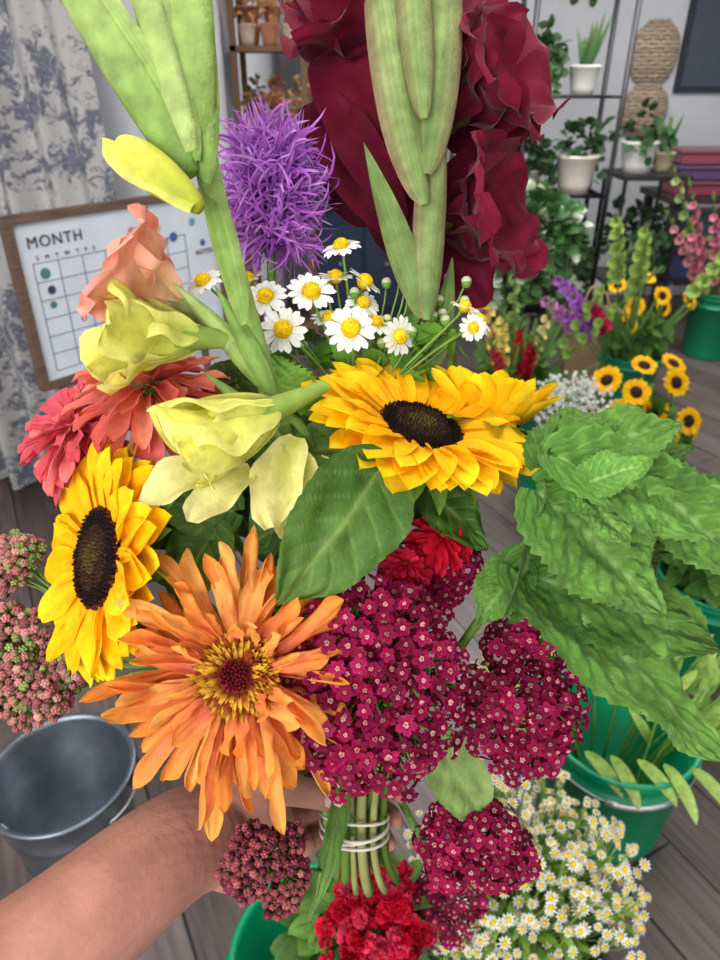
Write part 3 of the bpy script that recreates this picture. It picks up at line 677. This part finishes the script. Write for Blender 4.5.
for x0,x1 in [(.1,.04),(.53,.59)]: tube(m,[wz((x1,.03,-.83)),wz((x0,.027,.36))],.012,ec,8)
tube(m,[wz((.315,.42,-.83)),wz((.315,.05,.36))],.012,ec,8);tube(m,[wz((.05,.0,-.013)),wz((.58,.0,-.013))],.0125,ec,8);tube(m,[wz((.10,.03,.34)),wz((.53,.03,.34))],.010,ec,8)
finish('display_easel',m,[WOOD])

# ------------------------------------------------------------ buckets
def pail(name,x,y,h,r,col,mat,rb=.82,hang=0.,metal=False):
    m=MB();b=r*rb;t=.004
    pr=[(0,.004),(b-.01,.004),(b,0.),(b+.002,.012)]
    if metal: pr+=[(b+(r-b)*.3,h*.3),(b+(r-b)*.3+.003,h*.31),(b+(r-b)*.33,h*.33),(b+(r-b)*.7,h*.7),(b+(r-b)*.7+.003,h*.715),(b+(r-b)*.73,h*.73)]
    else: pr+=[(b+(r-b)*.78,h*.78),(b+(r-b)*.78+.007,h*.785),(b+(r-b)*.8+.007,h*.80),(b+(r-b)*.81,h*.805),(b+(r-b)*.9,h*.9),(b+(r-b)*.9+.006,h*.905),(b+(r-b)*.92+.001,h*.925)]
    pr+=[(r,h-.012),(r+.007,h-.009),(r+.008,h-.003),(r+.004,h),(r-.003,h-.002),(r-t-.002,h-.012),(b-.004,.01),(0,.01)]
    lathe(m,pr,col,(x,y,0),48,0)
    hc=S(190,190,190)
    th=np.linspace(0,pi,25);ct,st=np.cos(th),np.sin(th)
    an=hang
    P=np.stack([x+(r+.012)*ct,y-(r+.02)*st*math.cos(an),h-.03-(r*.55)*st*math.sin(an)+.0*st],-1)
    tube(m,P,.0028,hc,8,1)
    for s_ in (-1,1): ball(m,(x+s_*(r+.008),y,h-.035),(.012,.018,.018),col*.9,6,10,0)
    tube(m,P[9:16],.009,S(225,225,225),10,1)
    return finish(name,m,[mat,METAL])
GR=S(0,146,98)
pail('galvanised_pail',-.606,.92,.295,.14,S(128,136,146),METAL,.74,hang=.9,metal=True)
pail('green_bucket',.565,1.04,.30,.16,GR,PLAS,.86,hang=.5)
pail('green_bucket',-.06,.60,.25,.15,GR,PLAS,.86,hang=.9)
pail('green_bucket',.265,.66,.25,.15,S(40,70,50),PLAS,.86,hang=.9)
pail('green_bucket',1.1,2.40,.25,.14,GR,PLAS,.84,hang=1.)
pail('green_bucket',1.45,3.54,.24,.155,S(0,138,98),PLAS,.86,hang=1.)
pail('green_bucket',2.18,4.2,.40,.16,S(0,134,92),PLAS,.86,hang=1.)
pail('green_bucket',.76,2.42,.26,.13,GR,PLAS,.84,hang=1.)
pail('green_bucket',.70,2.95,.28,.14,GR,PLAS,.84,hang=1.)
pail('green_bucket',1.0,1.55,.30,.15,GR,PLAS,.84,hang=1.)

# ------------------------------------------------------------ background flowers
GS=S(92,128,52)
def stemsfan(m,bx,by,bz,heads,r=.003,c=GS,mat=1):
    for p in heads:
        b=V3(bx+U(-.06,.06),by+U(-.06,.06),bz+.02);p=np.array(p)
        tube(m,bez(b,b+V3(0,0,.15),p-V3(0,0,.08),p,7),r,c,5,mat)
def leafcloud(m,C,R,n,L,c0,c1,W=.3):
    for i in range(n):
        d=nrm(rng.normal(size=3));p=np.array(C)+d*np.array(R)*U(.3,1)
        petal(m,frame(p,nrm(d+V3(0,0,U(-.6,.3))+rng.normal(size=3)*.3),V3(0,-.3,1)+rng.normal(size=3)*.4),L*U(.7,1.2),L*W,.3,-.5,mk(.8,.7,.1),(c0*U(.7,1.1),c1*U(.7,1.2)),nl=5,nw=4,cup=.4,mat=1)
# feverfew bucket
m=MB();dl=MB();daisy(dl,I4(),1.,10,False,.45)
hs=[]
for i in range(560):
    a=U(0,2*pi);r=.185*math.sqrt(U(0,1));p=V3(.262+r*math.cos(a)*1.08,.65+r*math.sin(a),.49-.9*r*r*4+U(-.10,.06));hs.append(p)
    m.merge(dl,head(p,nrm((math.cos(a)*r*3+U(-.5,.5),math.sin(a)*r*3-.5+U(-.4,.4),1)),U(0,6))@scl(U(.007,.011)))
stemsfan(m,.26,.66,.02,hs[::2],.0014,S(130,160,70))
leafcloud(m,(.26,.66,.36),(.15,.15,.12),420,.04,S(86,124,44),S(128,164,70),.14)
finish('feverfew_bunch',m,MATS)
def pompon(cs):
    f=MB()
    for i in range(26):
        d=nrm(rng.normal(size=3)+V3(0,0,.5));petal(f,frame(d*.2,d,rng.normal(size=3)),.8,.35,.2,-.5,mk(1.4,.5,.3),(cs*.7,cs,cs*1.25),nl=4,nw=4,ruf=.4,rf=2,ph=U(0,6))
    return f
pr_=[pompon(S(228,30,68)),pompon(S(240,70,108)),pompon(S(206,14,50))]
m=MB();hs=[]
for i in range(110):
    d=nrm(rng.normal(size=3)+V3(0,-.5,.8));p=V3(.015,.435,.672)+d*V3(.066,.06,.052)*U(.5,1.05);hs.append(p)
    m.merge(pr_[i%3],head(p,d)@scl(U(.009,.015)),U(.65,1.2))
for p in hs[::3]:
    tube(m,bez(V3(-.03+U(-.03,.03),.58+U(-.03,.03),.03),V3(-.03,.57,.3),p-V3(0,0,.1),p,8),.003,GS,6,1)
leafcloud(m,(.01,.46,.63),(.07,.05,.04),50,.05,S(70,108,40),S(100,140,60),.2)
finish('red_dianthus_bunch',m,MATS)
m=MB()
C0=V3(.10,.50,.60)
corymb(m,C0,V3(.075,.05,.045),(0,-.5,.8),fl,.0075,200,S(90,60,50),V3(.0,.6,.40),8,31)
tube(m,bez((.0,.6,.40),(-.02,.6,.3),(-.03,.6,.2),(-.04,.6,.03),6),.004,GS,6,1)
leafcloud(m,(-.03,.6,.32),(.09,.09,.09),60,.07,S(60,98,36),S(90,130,54))
finish('dark_yarrow_bunch',m,MATS)
m=MB()
for i in range(20):
    a=U(0,2*pi);b=V3(.565+.08*math.cos(a),1.05+.08*math.sin(a),.05);d=V3(math.cos(a)*.2,abs(math.sin(a))*.17,U(.22,.42))
    tube(m,bez(b,b+V3(0,0,.2),b+d*.7,b+d,9),.003,S(110,150,60),6,1)
    for k in range(3):
        q=b+d*(.55+.15*k);petal(m,frame(q,nrm(d+rng.normal(size=3)*.15),(0,-.5,1)),U(.08,.13),.014,.2,-.6,mk(.8,.7,.2),(S(120,160,70),S(175,205,110)),nl=7,nw=4,cup=.8,mat=1)
for k in range(5):
    q=V3(.46+.05*k,.95-.01*k,.31);petal(m,frame(q,(.6-.3*(k%2),-.8,-.15),(0,-.4,1)),U(.10,.14),.016,.2,-.9,mk(.8,.7,.2),(S(130,165,70),S(185,208,120)),nl=9,nw=4,cup=.8,mat=1)
finish('foliage_bunch',m,MATS)
m=MB();leafcloud(m,(1.0,1.55,.42),(.16,.15,.13),230,.085,S(50,90,34),S(85,128,50),.36);stemsfan(m,1.,1.55,.02,[V3(1+U(-.1,.1),1.55+U(-.1,.1),.42) for _ in range(20)])
for i in range(5):
    p=V3(.86+U(-.03,.2),1.42+U(-.05,.1),.47+U(-.05,.1));m.merge(pompon(S(214,80,110)),head(p,(0,-.5,1))@scl(.022))
finish('foliage_bunch',m,MATS)
def sunbunch(name,x,y,bz,pts,r):
    m=MB();hs=[]
    for p,n in pts:
        p=V3(*p);hs.append(p);sunflower(m,head(p,n),r*U(.9,1.1),r*.42,15,False,e=(.2,0))
    stemsfan(m,x,y,.02,hs,.004)
    leafcloud(m,(x,y,bz+.1),(.15,.14,.10),110,.08,S(50,88,34),S(84,124,44),.38)
    return finish(name,m,MATS)
sunbunch('small_sunflower_bunch',1.1,2.4,.25,[((.96,2.33,.44),(-.3,-.9,.4)),((1.02,2.38,.50),(0,-.7,.6)),((1.1,2.36,.43),(0,-.9,.3)),((1.17,2.40,.53),(.2,-.8,.5)),((1.20,2.3,.42),(.2,-.9,.4)),((1.24,2.36,.35),(.4,-.9,.2)),((1.08,2.5,.56),(0,-.4,.9)),((.93,2.45,.52),(-.5,-.5,.7)),((1.12,2.28,.36),(0,-1,.2)),((1.2,2.52,.56),(.3,-.4,.9)),((1.02,2.27,.37),(-.2,-1,.2))],.06)
sunbunch('small_sunflower_bunch',1.45,3.54,.24,[((1.40,3.5,.50),(-.2,-.9,.4)),((1.52,3.48,.56),(.2,-.8,.5)),((1.68,3.52,.53),(.5,-.7,.5)),((1.33,3.6,.58),(-.3,-.5,.8)),((1.47,3.6,.62),(0,-.4,.9)),((1.6,3.62,.46),(.3,-.9,.4)),((1.36,3.45,.42),(0,-1,.3))],.055)
m=MB();hs=[]
for i in range(620):
    d=nrm(rng.normal(size=3));p=V3(.775,2.34,.47)+d*V3(.16,.14,.12)*U(.3,1);hs.append(p);ball(m,p,U(.005,.009),S(246,248,240)*U(.85,1.),3,5)
for p in hs[::4]: tube(m,[(.76+U(-.05,.05),2.42,.05),(.76,2.41,.3),p],.001,S(110,150,80),4,1)
leafcloud(m,(.775,2.36,.42),(.13,.12,.08),90,.05,S(70,105,45),S(100,140,60),.15)
finish('babys_breath_bunch',m,MATS)
def gladf(c):
    f=MB()
    for i in range(6): petal(f,rz(i*pi/3)@tr(.05,0,0),1.,.45,1.2,.1+U(-.2,.2),mk(1.2,.55,.25),(c*.9,c,c*1.15),nl=6,nw=4,cup=.5,ruf=.3,ph=U(0,6))
    return f
def gladstem(m,b,t,c,k0=.45,k1=.85,s=.035,n=9):
    b=V3(*b);t=V3(*t);P=bez(b,b+(t-b)*.3+V3(0,0,.1),b+(t-b)*.7+V3(0,0,.06),t,14);tube(m,P,np.linspace(.005,.0022,14),S(104,142,74),6,1)
    f=gladf(c);L=len(P)-1
    for i in range(n):
        q=k0+(k1-k0)*i/n;p=P[int(q*L)]+(P[min(L,int(q*L)+1)]-P[int(q*L)])*((q*L)%1)
        d=nrm(V3(.8 if i%2 else -.8,-.7,.35)+rng.normal(size=3)*.15);m.merge(f,head(p,d,U(0,1))@scl(s*(1-.35*i/n)),U(.9,1.1))
    for i in range(6):
        q=k1+(1-k1)*i/6;p=P[min(L,int(q*L))];spindle(m,p,p+nrm(t-b+V3(.3 if i%2 else -.3,0,0))*.05,.005,S(110,142,74),S(150,172,104),n=6,nseg=5)
    for i in range(3):
        d=nrm(t-b+rng.normal(size=3)*.15);petal(m,frame(b+V3(0,0,.2),d,(0,-1,.3)),.4,.012,.1,-.2,mk(.6,.6,.3),(S(80,120,55),S(110,150,80)),nl=6,nw=2,mat=1)
m=MB()
for t,c in [((.50,2.8,.80),S(240,220,120)),((.56,2.75,.74),S(240,220,120)),((.66,2.8,.66),S(190,20,44)),((.70,2.7,.62),S(170,14,44)),((.80,2.85,.72),S(240,226,160)),((.44,2.9,.84),S(232,136,146)),((1.1,2.85,.95),S(150,180,90)),((1.2,2.8,.86),S(150,180,90)),((.62,2.9,1.0),S(150,180,100)),((.74,2.72,.58),S(200,30,50)),((.52,2.7,.6),S(190,40,60))]:
    gladstem(m,(.70+U(-.04,.04),2.95,.04),t,c)
leafcloud(m,(.7,2.9,.38),(.14,.12,.1),80,.1,S(60,95,35),S(90,130,50))
finish('gladiolus_bunch',m,MATS)
m=MB()
for t,c in [((.92,3.35,.70),S(190,120,210)),((1.,3.3,.62),S(176,110,204)),((.86,3.3,.6),S(224,150,208)),((1.08,3.3,.58),S(200,40,90)),((1.3,3.3,.95),S(160,190,100)),((1.75,3.3,.88),S(160,190,100)),((.98,3.3,.52),S(190,110,210)),((1.15,3.3,1.0),S(160,190,100))]:
    gladstem(m,(1.42+U(-.04,.04),3.5,.04),t,c,k0=.6,k1=.95,s=.052)
finish('gladiolus_bunch',m,MATS)
m=MB()
for t,c in [((1.75,4.0,1.05),S(220,130,150)),((1.9,4.0,.98),S(222,130,156)),((2.1,4.0,.85),S(218,140,130)),((2.2,4.1,1.1),S(130,110,200)),((2.35,4.1,.95),S(130,110,200)),((1.65,4.0,.9),S(228,160,170)),((1.8,4.0,.85),S(224,140,160)),((2.5,4.1,1.1),S(170,190,110)),((1.6,4.0,1.2),S(170,190,120)),((2.0,4.,1.3),S(170,190,120))]:
    gladstem(m,(2.18+U(-.05,.05),4.2,.04),t,c,k0=.4,k1=.85,s=.046,n=11)
leafcloud(m,(2.2,4.15,.55),(.2,.1,.12),60,.12,S(80,110,60),S(120,150,90))
finish('gladiolus_bunch',m,MATS)

# ------------------------------------------------------------ shelving and potted plants
BK=S(24,24,28)
m=MB()
for y in (4.15,4.5):
    for x in (.50,.88,1.38): tube(m,[(x,y,0),(x,y,1.95)],.014,BK,8)
    th=np.linspace(0,pi,17)
    tube(m,np.stack([.94+.44*np.cos(th),y+0*th,1.95+.35*np.sin(th)],-1),.012,BK,8)
for z in (.35,.93,1.42,1.9):
    for y in np.linspace(4.15,4.5,8): tube(m,[(.5,y,z),(1.38,y,z)],.006,BK,6)
    for x in (.5,.94,1.38): tube(m,[(x,4.15,z),(x,4.5,z)],.007,BK,6)
finish('metal_plant_stand',m,[PLAS])
def pot(m,x,y,z,r,h,col,rib=0,ribn=0,rb=.72,mat=3):
    lathe(m,[(0,.0),(r*rb,0),(r*(rb+.08),h*.25),(r,h*.9),(r*1.05,h*.92),(r*1.05,h),(r*.93,h),(r*.9,h*.86),(0,h*.86)],col,(x,y,z),40,mat,None,rib,ribn)
PM=[PET,LEAF,STEM,MATTE,TERRA,WICK]
def trailing(m,C,R,n,c0,c1,L=.05,drop=.25):
    leafcloud(m,C,R,n,L,c0,c1,.42)
    for i in range(int(n/12)):
        a=U(0,2*pi);p0=np.array(C)+V3(math.cos(a)*R[0]*.7,math.sin(a)*R[1]*.7,0);p1=p0+V3(math.cos(a)*.04,math.sin(a)*.04-.03,-drop*U(.4,1))
        P=bez(p0,p0+V3(math.cos(a)*.05,math.sin(a)*.05,.02),p1+V3(0,0,.08),p1,8);tube(m,P,.0015,S(80,110,50),4,1)
        for q in P[1:]:
            petal(m,frame(q,nrm(rng.normal(size=3)+V3(0,-.5,-.6)),(0,-1,.4)),L*U(.7,1),L*.4,.2,-.3,mk(.8,.7,.1),(c0,c1*U(.8,1.3)),nl=4,nw=4,cup=.3,mat=1)
def potted(name,x,y,z,r,h,col,kind='trail',rib=0,ribn=0,mat=3,n=70,s=1.):
    m=MB();pot(m,x,y,z,r,h,col,rib,ribn,mat=mat)
    if kind=='trail': trailing(m,(x,y,z+h+.03*s),(r*1.1*s,r*1.1*s,.06*s),n,S(60,95,50),S(100,140,80))
    elif kind=='dark': trailing(m,(x,y,z+h+.07*s),(r*1.5*s,r*1.4*s,.11*s),n,S(30,56,32),S(58,90,50),.065)
    elif kind=='snake':
        for i in range(12):
            d=nrm((U(-.4,.4),U(-.4,.4),1));petal(m,frame((x+U(-.02,.02),y+U(-.02,.02),z+h*.8),d,(0,-1,0)),U(.15,.28),.014,.1,-.1,mk(.6,.6,.4),(S(50,90,60),S(110,140,90)),nl=6,nw=2,cup=.7,mat=1)
    return finish(name,m,PM)
WH=S(224,222,216)
potted('potted_trailing_plant',.62,4.28,.937,.085,.15,WH,'snake')
potted('potted_trailing_plant',1.22,4.27,.937,.11,.20,S(222,212,200),'dark',.03,20,mat=3,n=50)
potted('potted_trailing_plant',.95,4.3,.937,.08,.12,S(180,176,170),'dark',n=90)
potted('potted_trailing_plant',.66,4.3,1.427,.07,.12,S(120,150,140),'dark',n=100)
potted('potted_trailing_plant',.96,4.3,1.427,.075,.13,S(110,120,110),'dark',n=90)
potted('potted_trailing_plant',1.2,4.3,1.427,.08,.14,S(208,206,200),'snake',n=90)
potted('potted_trailing_plant',.70,4.3,.357,.10,.15,S(60,60,66),'dark',n=120,s=1.5)
potted('potted_trailing_plant',1.15,4.3,.357,.10,.15,S(90,84,80),'dark',n=160,s=1.6)
potted('potted_trailing_plant',1.05,4.3,1.907,.08,.12,S(200,200,200),'dark',n=100)
m=MB();x,y=.88,3.72
for a in range(4): tube(m,[(x+.15*math.cos(a*pi/2+.78),y+.15*math.sin(a*pi/2+.78),0),(x+.12*math.cos(a*pi/2+.78),y+.12*math.sin(a*pi/2+.78),.42)],.011,BK,8)
lathe(m,[(0,.42),(.16,.42),(.165,.43),(.165,.44),(0,.44)],BK,(x,y,0),32);finish('plant_stool',m,[PLAS])
m=MB();pot(m,x,y,.445,.13,.2,S(70,66,66))
for c0,c1,n in [(S(40,78,42),S(74,112,58),460),(S(150,170,136),S(204,216,190),130)]: trailing(m,(x,y,.82),(.27,.18,.20),n,c0,c1,.075,.35)
finish('potted_pothos',m,PM)
m=MB();box(m,(1.44,4.1,1.02),(1.82,4.5,1.045),BK)
for xx in (1.46,1.80):
    for yy in (4.12,4.48): tube(m,[(xx,yy,0),(xx,yy,1.02)],.012,BK,8)
box(m,(1.44,4.1,.45),(1.82,4.5,.47),BK);finish('side_table',m,[PLAS],smooth=False)
potted('potted_trailing_plant',1.55,4.25,1.047,.095,.16,WH,'dark',.04,14,n=30)
potted('potted_trailing_plant',1.72,4.32,1.047,.06,.10,S(190,170,140),'snake')
potted('potted_trailing_plant',1.63,4.3,.472,.10,.16,S(80,80,88),'dark',n=130,s=1.4)
m=MB();dk=S(58,48,46);box(m,(1.95,4.65,.82),(3.3,5.2,.86),dk)
for xx in (1.98,3.22):
    for yy in (4.68,5.12): box(m,(xx,yy,0),(xx+.05,yy+.05,.82),dk)
box(m,(2.0,4.7,.3),(3.25,5.15,.33),dk);finish('console_table',m,[WOOD],smooth=False)
m=MB()
for i,(z,c) in enumerate([(.862,S(150,60,84)),(.952,S(100,70,120)),(1.042,S(150,70,90))]):
    box(m,(2.0,4.72,z),(2.38,5.0,z+.06),c*.8);box(m,(1.99,4.71,z+.062),(2.39,5.01,z+.084),c*.5+.04)
ob=finish('stacked_storage_boxes',m,[PLAS],smooth=False);bv=ob.modifiers.new('b','BEVEL');bv.width=.006;bv.segments=2
m=MB()
for i,(z,c) in enumerate([(.335,S(60,70,110)),(.475,S(110,50,60)),(.615,S(50,80,80))]): box(m,(2.1+.05*i,4.75,z),(2.6+.05*i,5.05,z+.13),c)
finish('storage_boxes',m,[PLAS],smooth=False)
m=MB();lathe(m,[(0,0),(.05,0),(.09,.05),(.115,.12),(.10,.19),(.06,.24),(.05,.27),(.06,.30),(.052,.30),(.045,.26),(0,.25)],S(238,236,232),(2.52,4.95,.862),36);finish('white_vase',m,[MATTE])
# half-round wicker baskets hanging on the back wall, one above the other
def wbasket(z0,H):
    m=MB();nk=int(H/.0215)
    f=lambda q:(.155*(math.sin(pi*min(1,.12+.80*q)))**.35*(1 if q<.8 else 1-(q-.8)*1.6),.09*math.sin(pi*(.15+.7*q)))
    for k in range(nk):
        q=k/(nk-1);z=z0+H*q;wd2,dp=f(q);th=np.linspace(0,pi,19)
        tube(m,np.stack([2.02+wd2*np.cos(th),5.59-dp*np.sin(th),z+.004*np.sin(9*th+k*pi)],-1),.0115,S(186,168,148)*U(.7,1.1),6)
    for a in range(9):
        t=math.cos(pi*(a+.5)/9);P=[]
        for k in range(12):
            q=k/11;wd2,dp=f(q);P.append((2.02+wd2*t,5.588-dp*1.04*math.sqrt(1-t*t),z0+H*q))
        tube(m,P,.007,S(160,140,118),5)
    finish('hanging_wicker_basket',m,[WICK])
wbasket(1.50,.34);wbasket(1.16,.31)
m=MB();box(m,(2.2,5.57,1.42),(2.75,5.598,2.05),S(46,50,60));box(m,(2.24,5.565,1.46),(2.71,5.571,2.01),S(72,78,90));finish('framed_picture',m,[MATTE],smooth=False)
m=MB();dc=S(44,54,74);box(m,(-.30,4.9,0),(.35,5.4,1.95),dc);
for z in (.1,.75,1.4): 
    for xx in (-.28,.04): box(m,(xx,4.885,z),(xx+.29,4.9,z+.55),dc*1.25);ball(m,(xx+.145,4.875,z+.3),.014,S(150,150,150),5,8)
finish('blue_cabinet',m,[MATTE],smooth=False)
m=MB();wd=S(110,78,56);DX=.04
for xx in (-.555+DX,-.27+DX): box(m,(xx-.012,3.3,0),(xx+.012,3.33,2.1),wd);box(m,(xx-.012,3.55,0),(xx+.012,3.58,2.1),wd)
for z in (.4,.9,1.28,1.62,1.95): box(m,(-.57+DX,3.3,z-.02),(-.255+DX,3.58,z),wd)
finish('pot_display_rack',m,[WOOD],smooth=False)
m=MB()
for z in (.9,1.28,1.62):
    for xx in (-.50+DX,-.41+DX,-.32+DX):
        for yy in (3.36,3.5):
            pot(m,xx,yy,z+.001,.038,.075,[S(178,120,90),S(160,104,80),S(196,170,150)][rng.randint(3)],mat=4)
            if yy>3.4:pot(m,xx,yy,z+.075,.038,.07,S(170,112,86),mat=4)
            leafcloud(m,(xx,yy,z+.12+(.07 if yy>3.4 else 0)),(.035,.03,.04),36,.035,[S(140,60,60),S(110,110,70),S(170,120,80)][rng.randint(3)],S(200,150,100))
finish('terracotta_pots',m,PM)
m=MB();kc=S(176,146,110);box(m,(1.2,3.86,0),(1.5,4.0,.36),kc)
for yy in (3.87,3.99):
    th=np.linspace(0,pi,13);tube(m,np.stack([1.35+.05*np.cos(th),yy+0*th,.36+.12*np.sin(th)],-1),.006,S(196,170,135),6)
finish('paper_gift_bag',m,[MATTE],smooth=False)

# ------------------------------------------------------------ lighting
w=bpy.data.worlds.new('world');sc.world=w;w.use_nodes=True;bg=w.node_tree.nodes['Background'];bg.inputs[0].default_value=(.95,.97,1.,1);bg.inputs[1].default_value=1.15
def area(name,loc,target,size,e,col):
    l=bpy.data.lights.new(name,'AREA');l.shape='RECTANGLE';l.size=size[0];l.size_y=size[1];l.energy=e;l.color=col
    o=bpy.data.objects.new(name,l);sc.collection.objects.link(o);o.location=loc
    o.rotation_euler=(Vector(target)-Vector(loc)).to_track_quat('-Z','Y').to_euler();return o
area('rear_fill_light',(-1.2,-1.8,2.1),(0,.6,1.1),(2.4,1.5),92,(1,.98,.95))  # added soft fill from behind the camera; no window is modelled there
area('overhead_fill_far',(1.2,3.4,2.65),(1.2,3.4,0),(1.8,1.8),85,(1,.98,.96))  # added fill under the ceiling to brighten the background, no fixture
area('overhead_fill_near',(.1,.7,2.65),(.1,.7,0),(1.1,1.1),20,(1,.99,.97))  # added overhead fill above the bouquet, not a known lamp
l=bpy.data.lights.new('sun','SUN');l.energy=3.5;l.angle=.05;l.color=(1,.72,.45);o=bpy.data.objects.new('sun',l);sc.collection.objects.link(o);o.rotation_euler=Vector((.25,-.8,-.6)).to_track_quat('-Z','Y').to_euler()
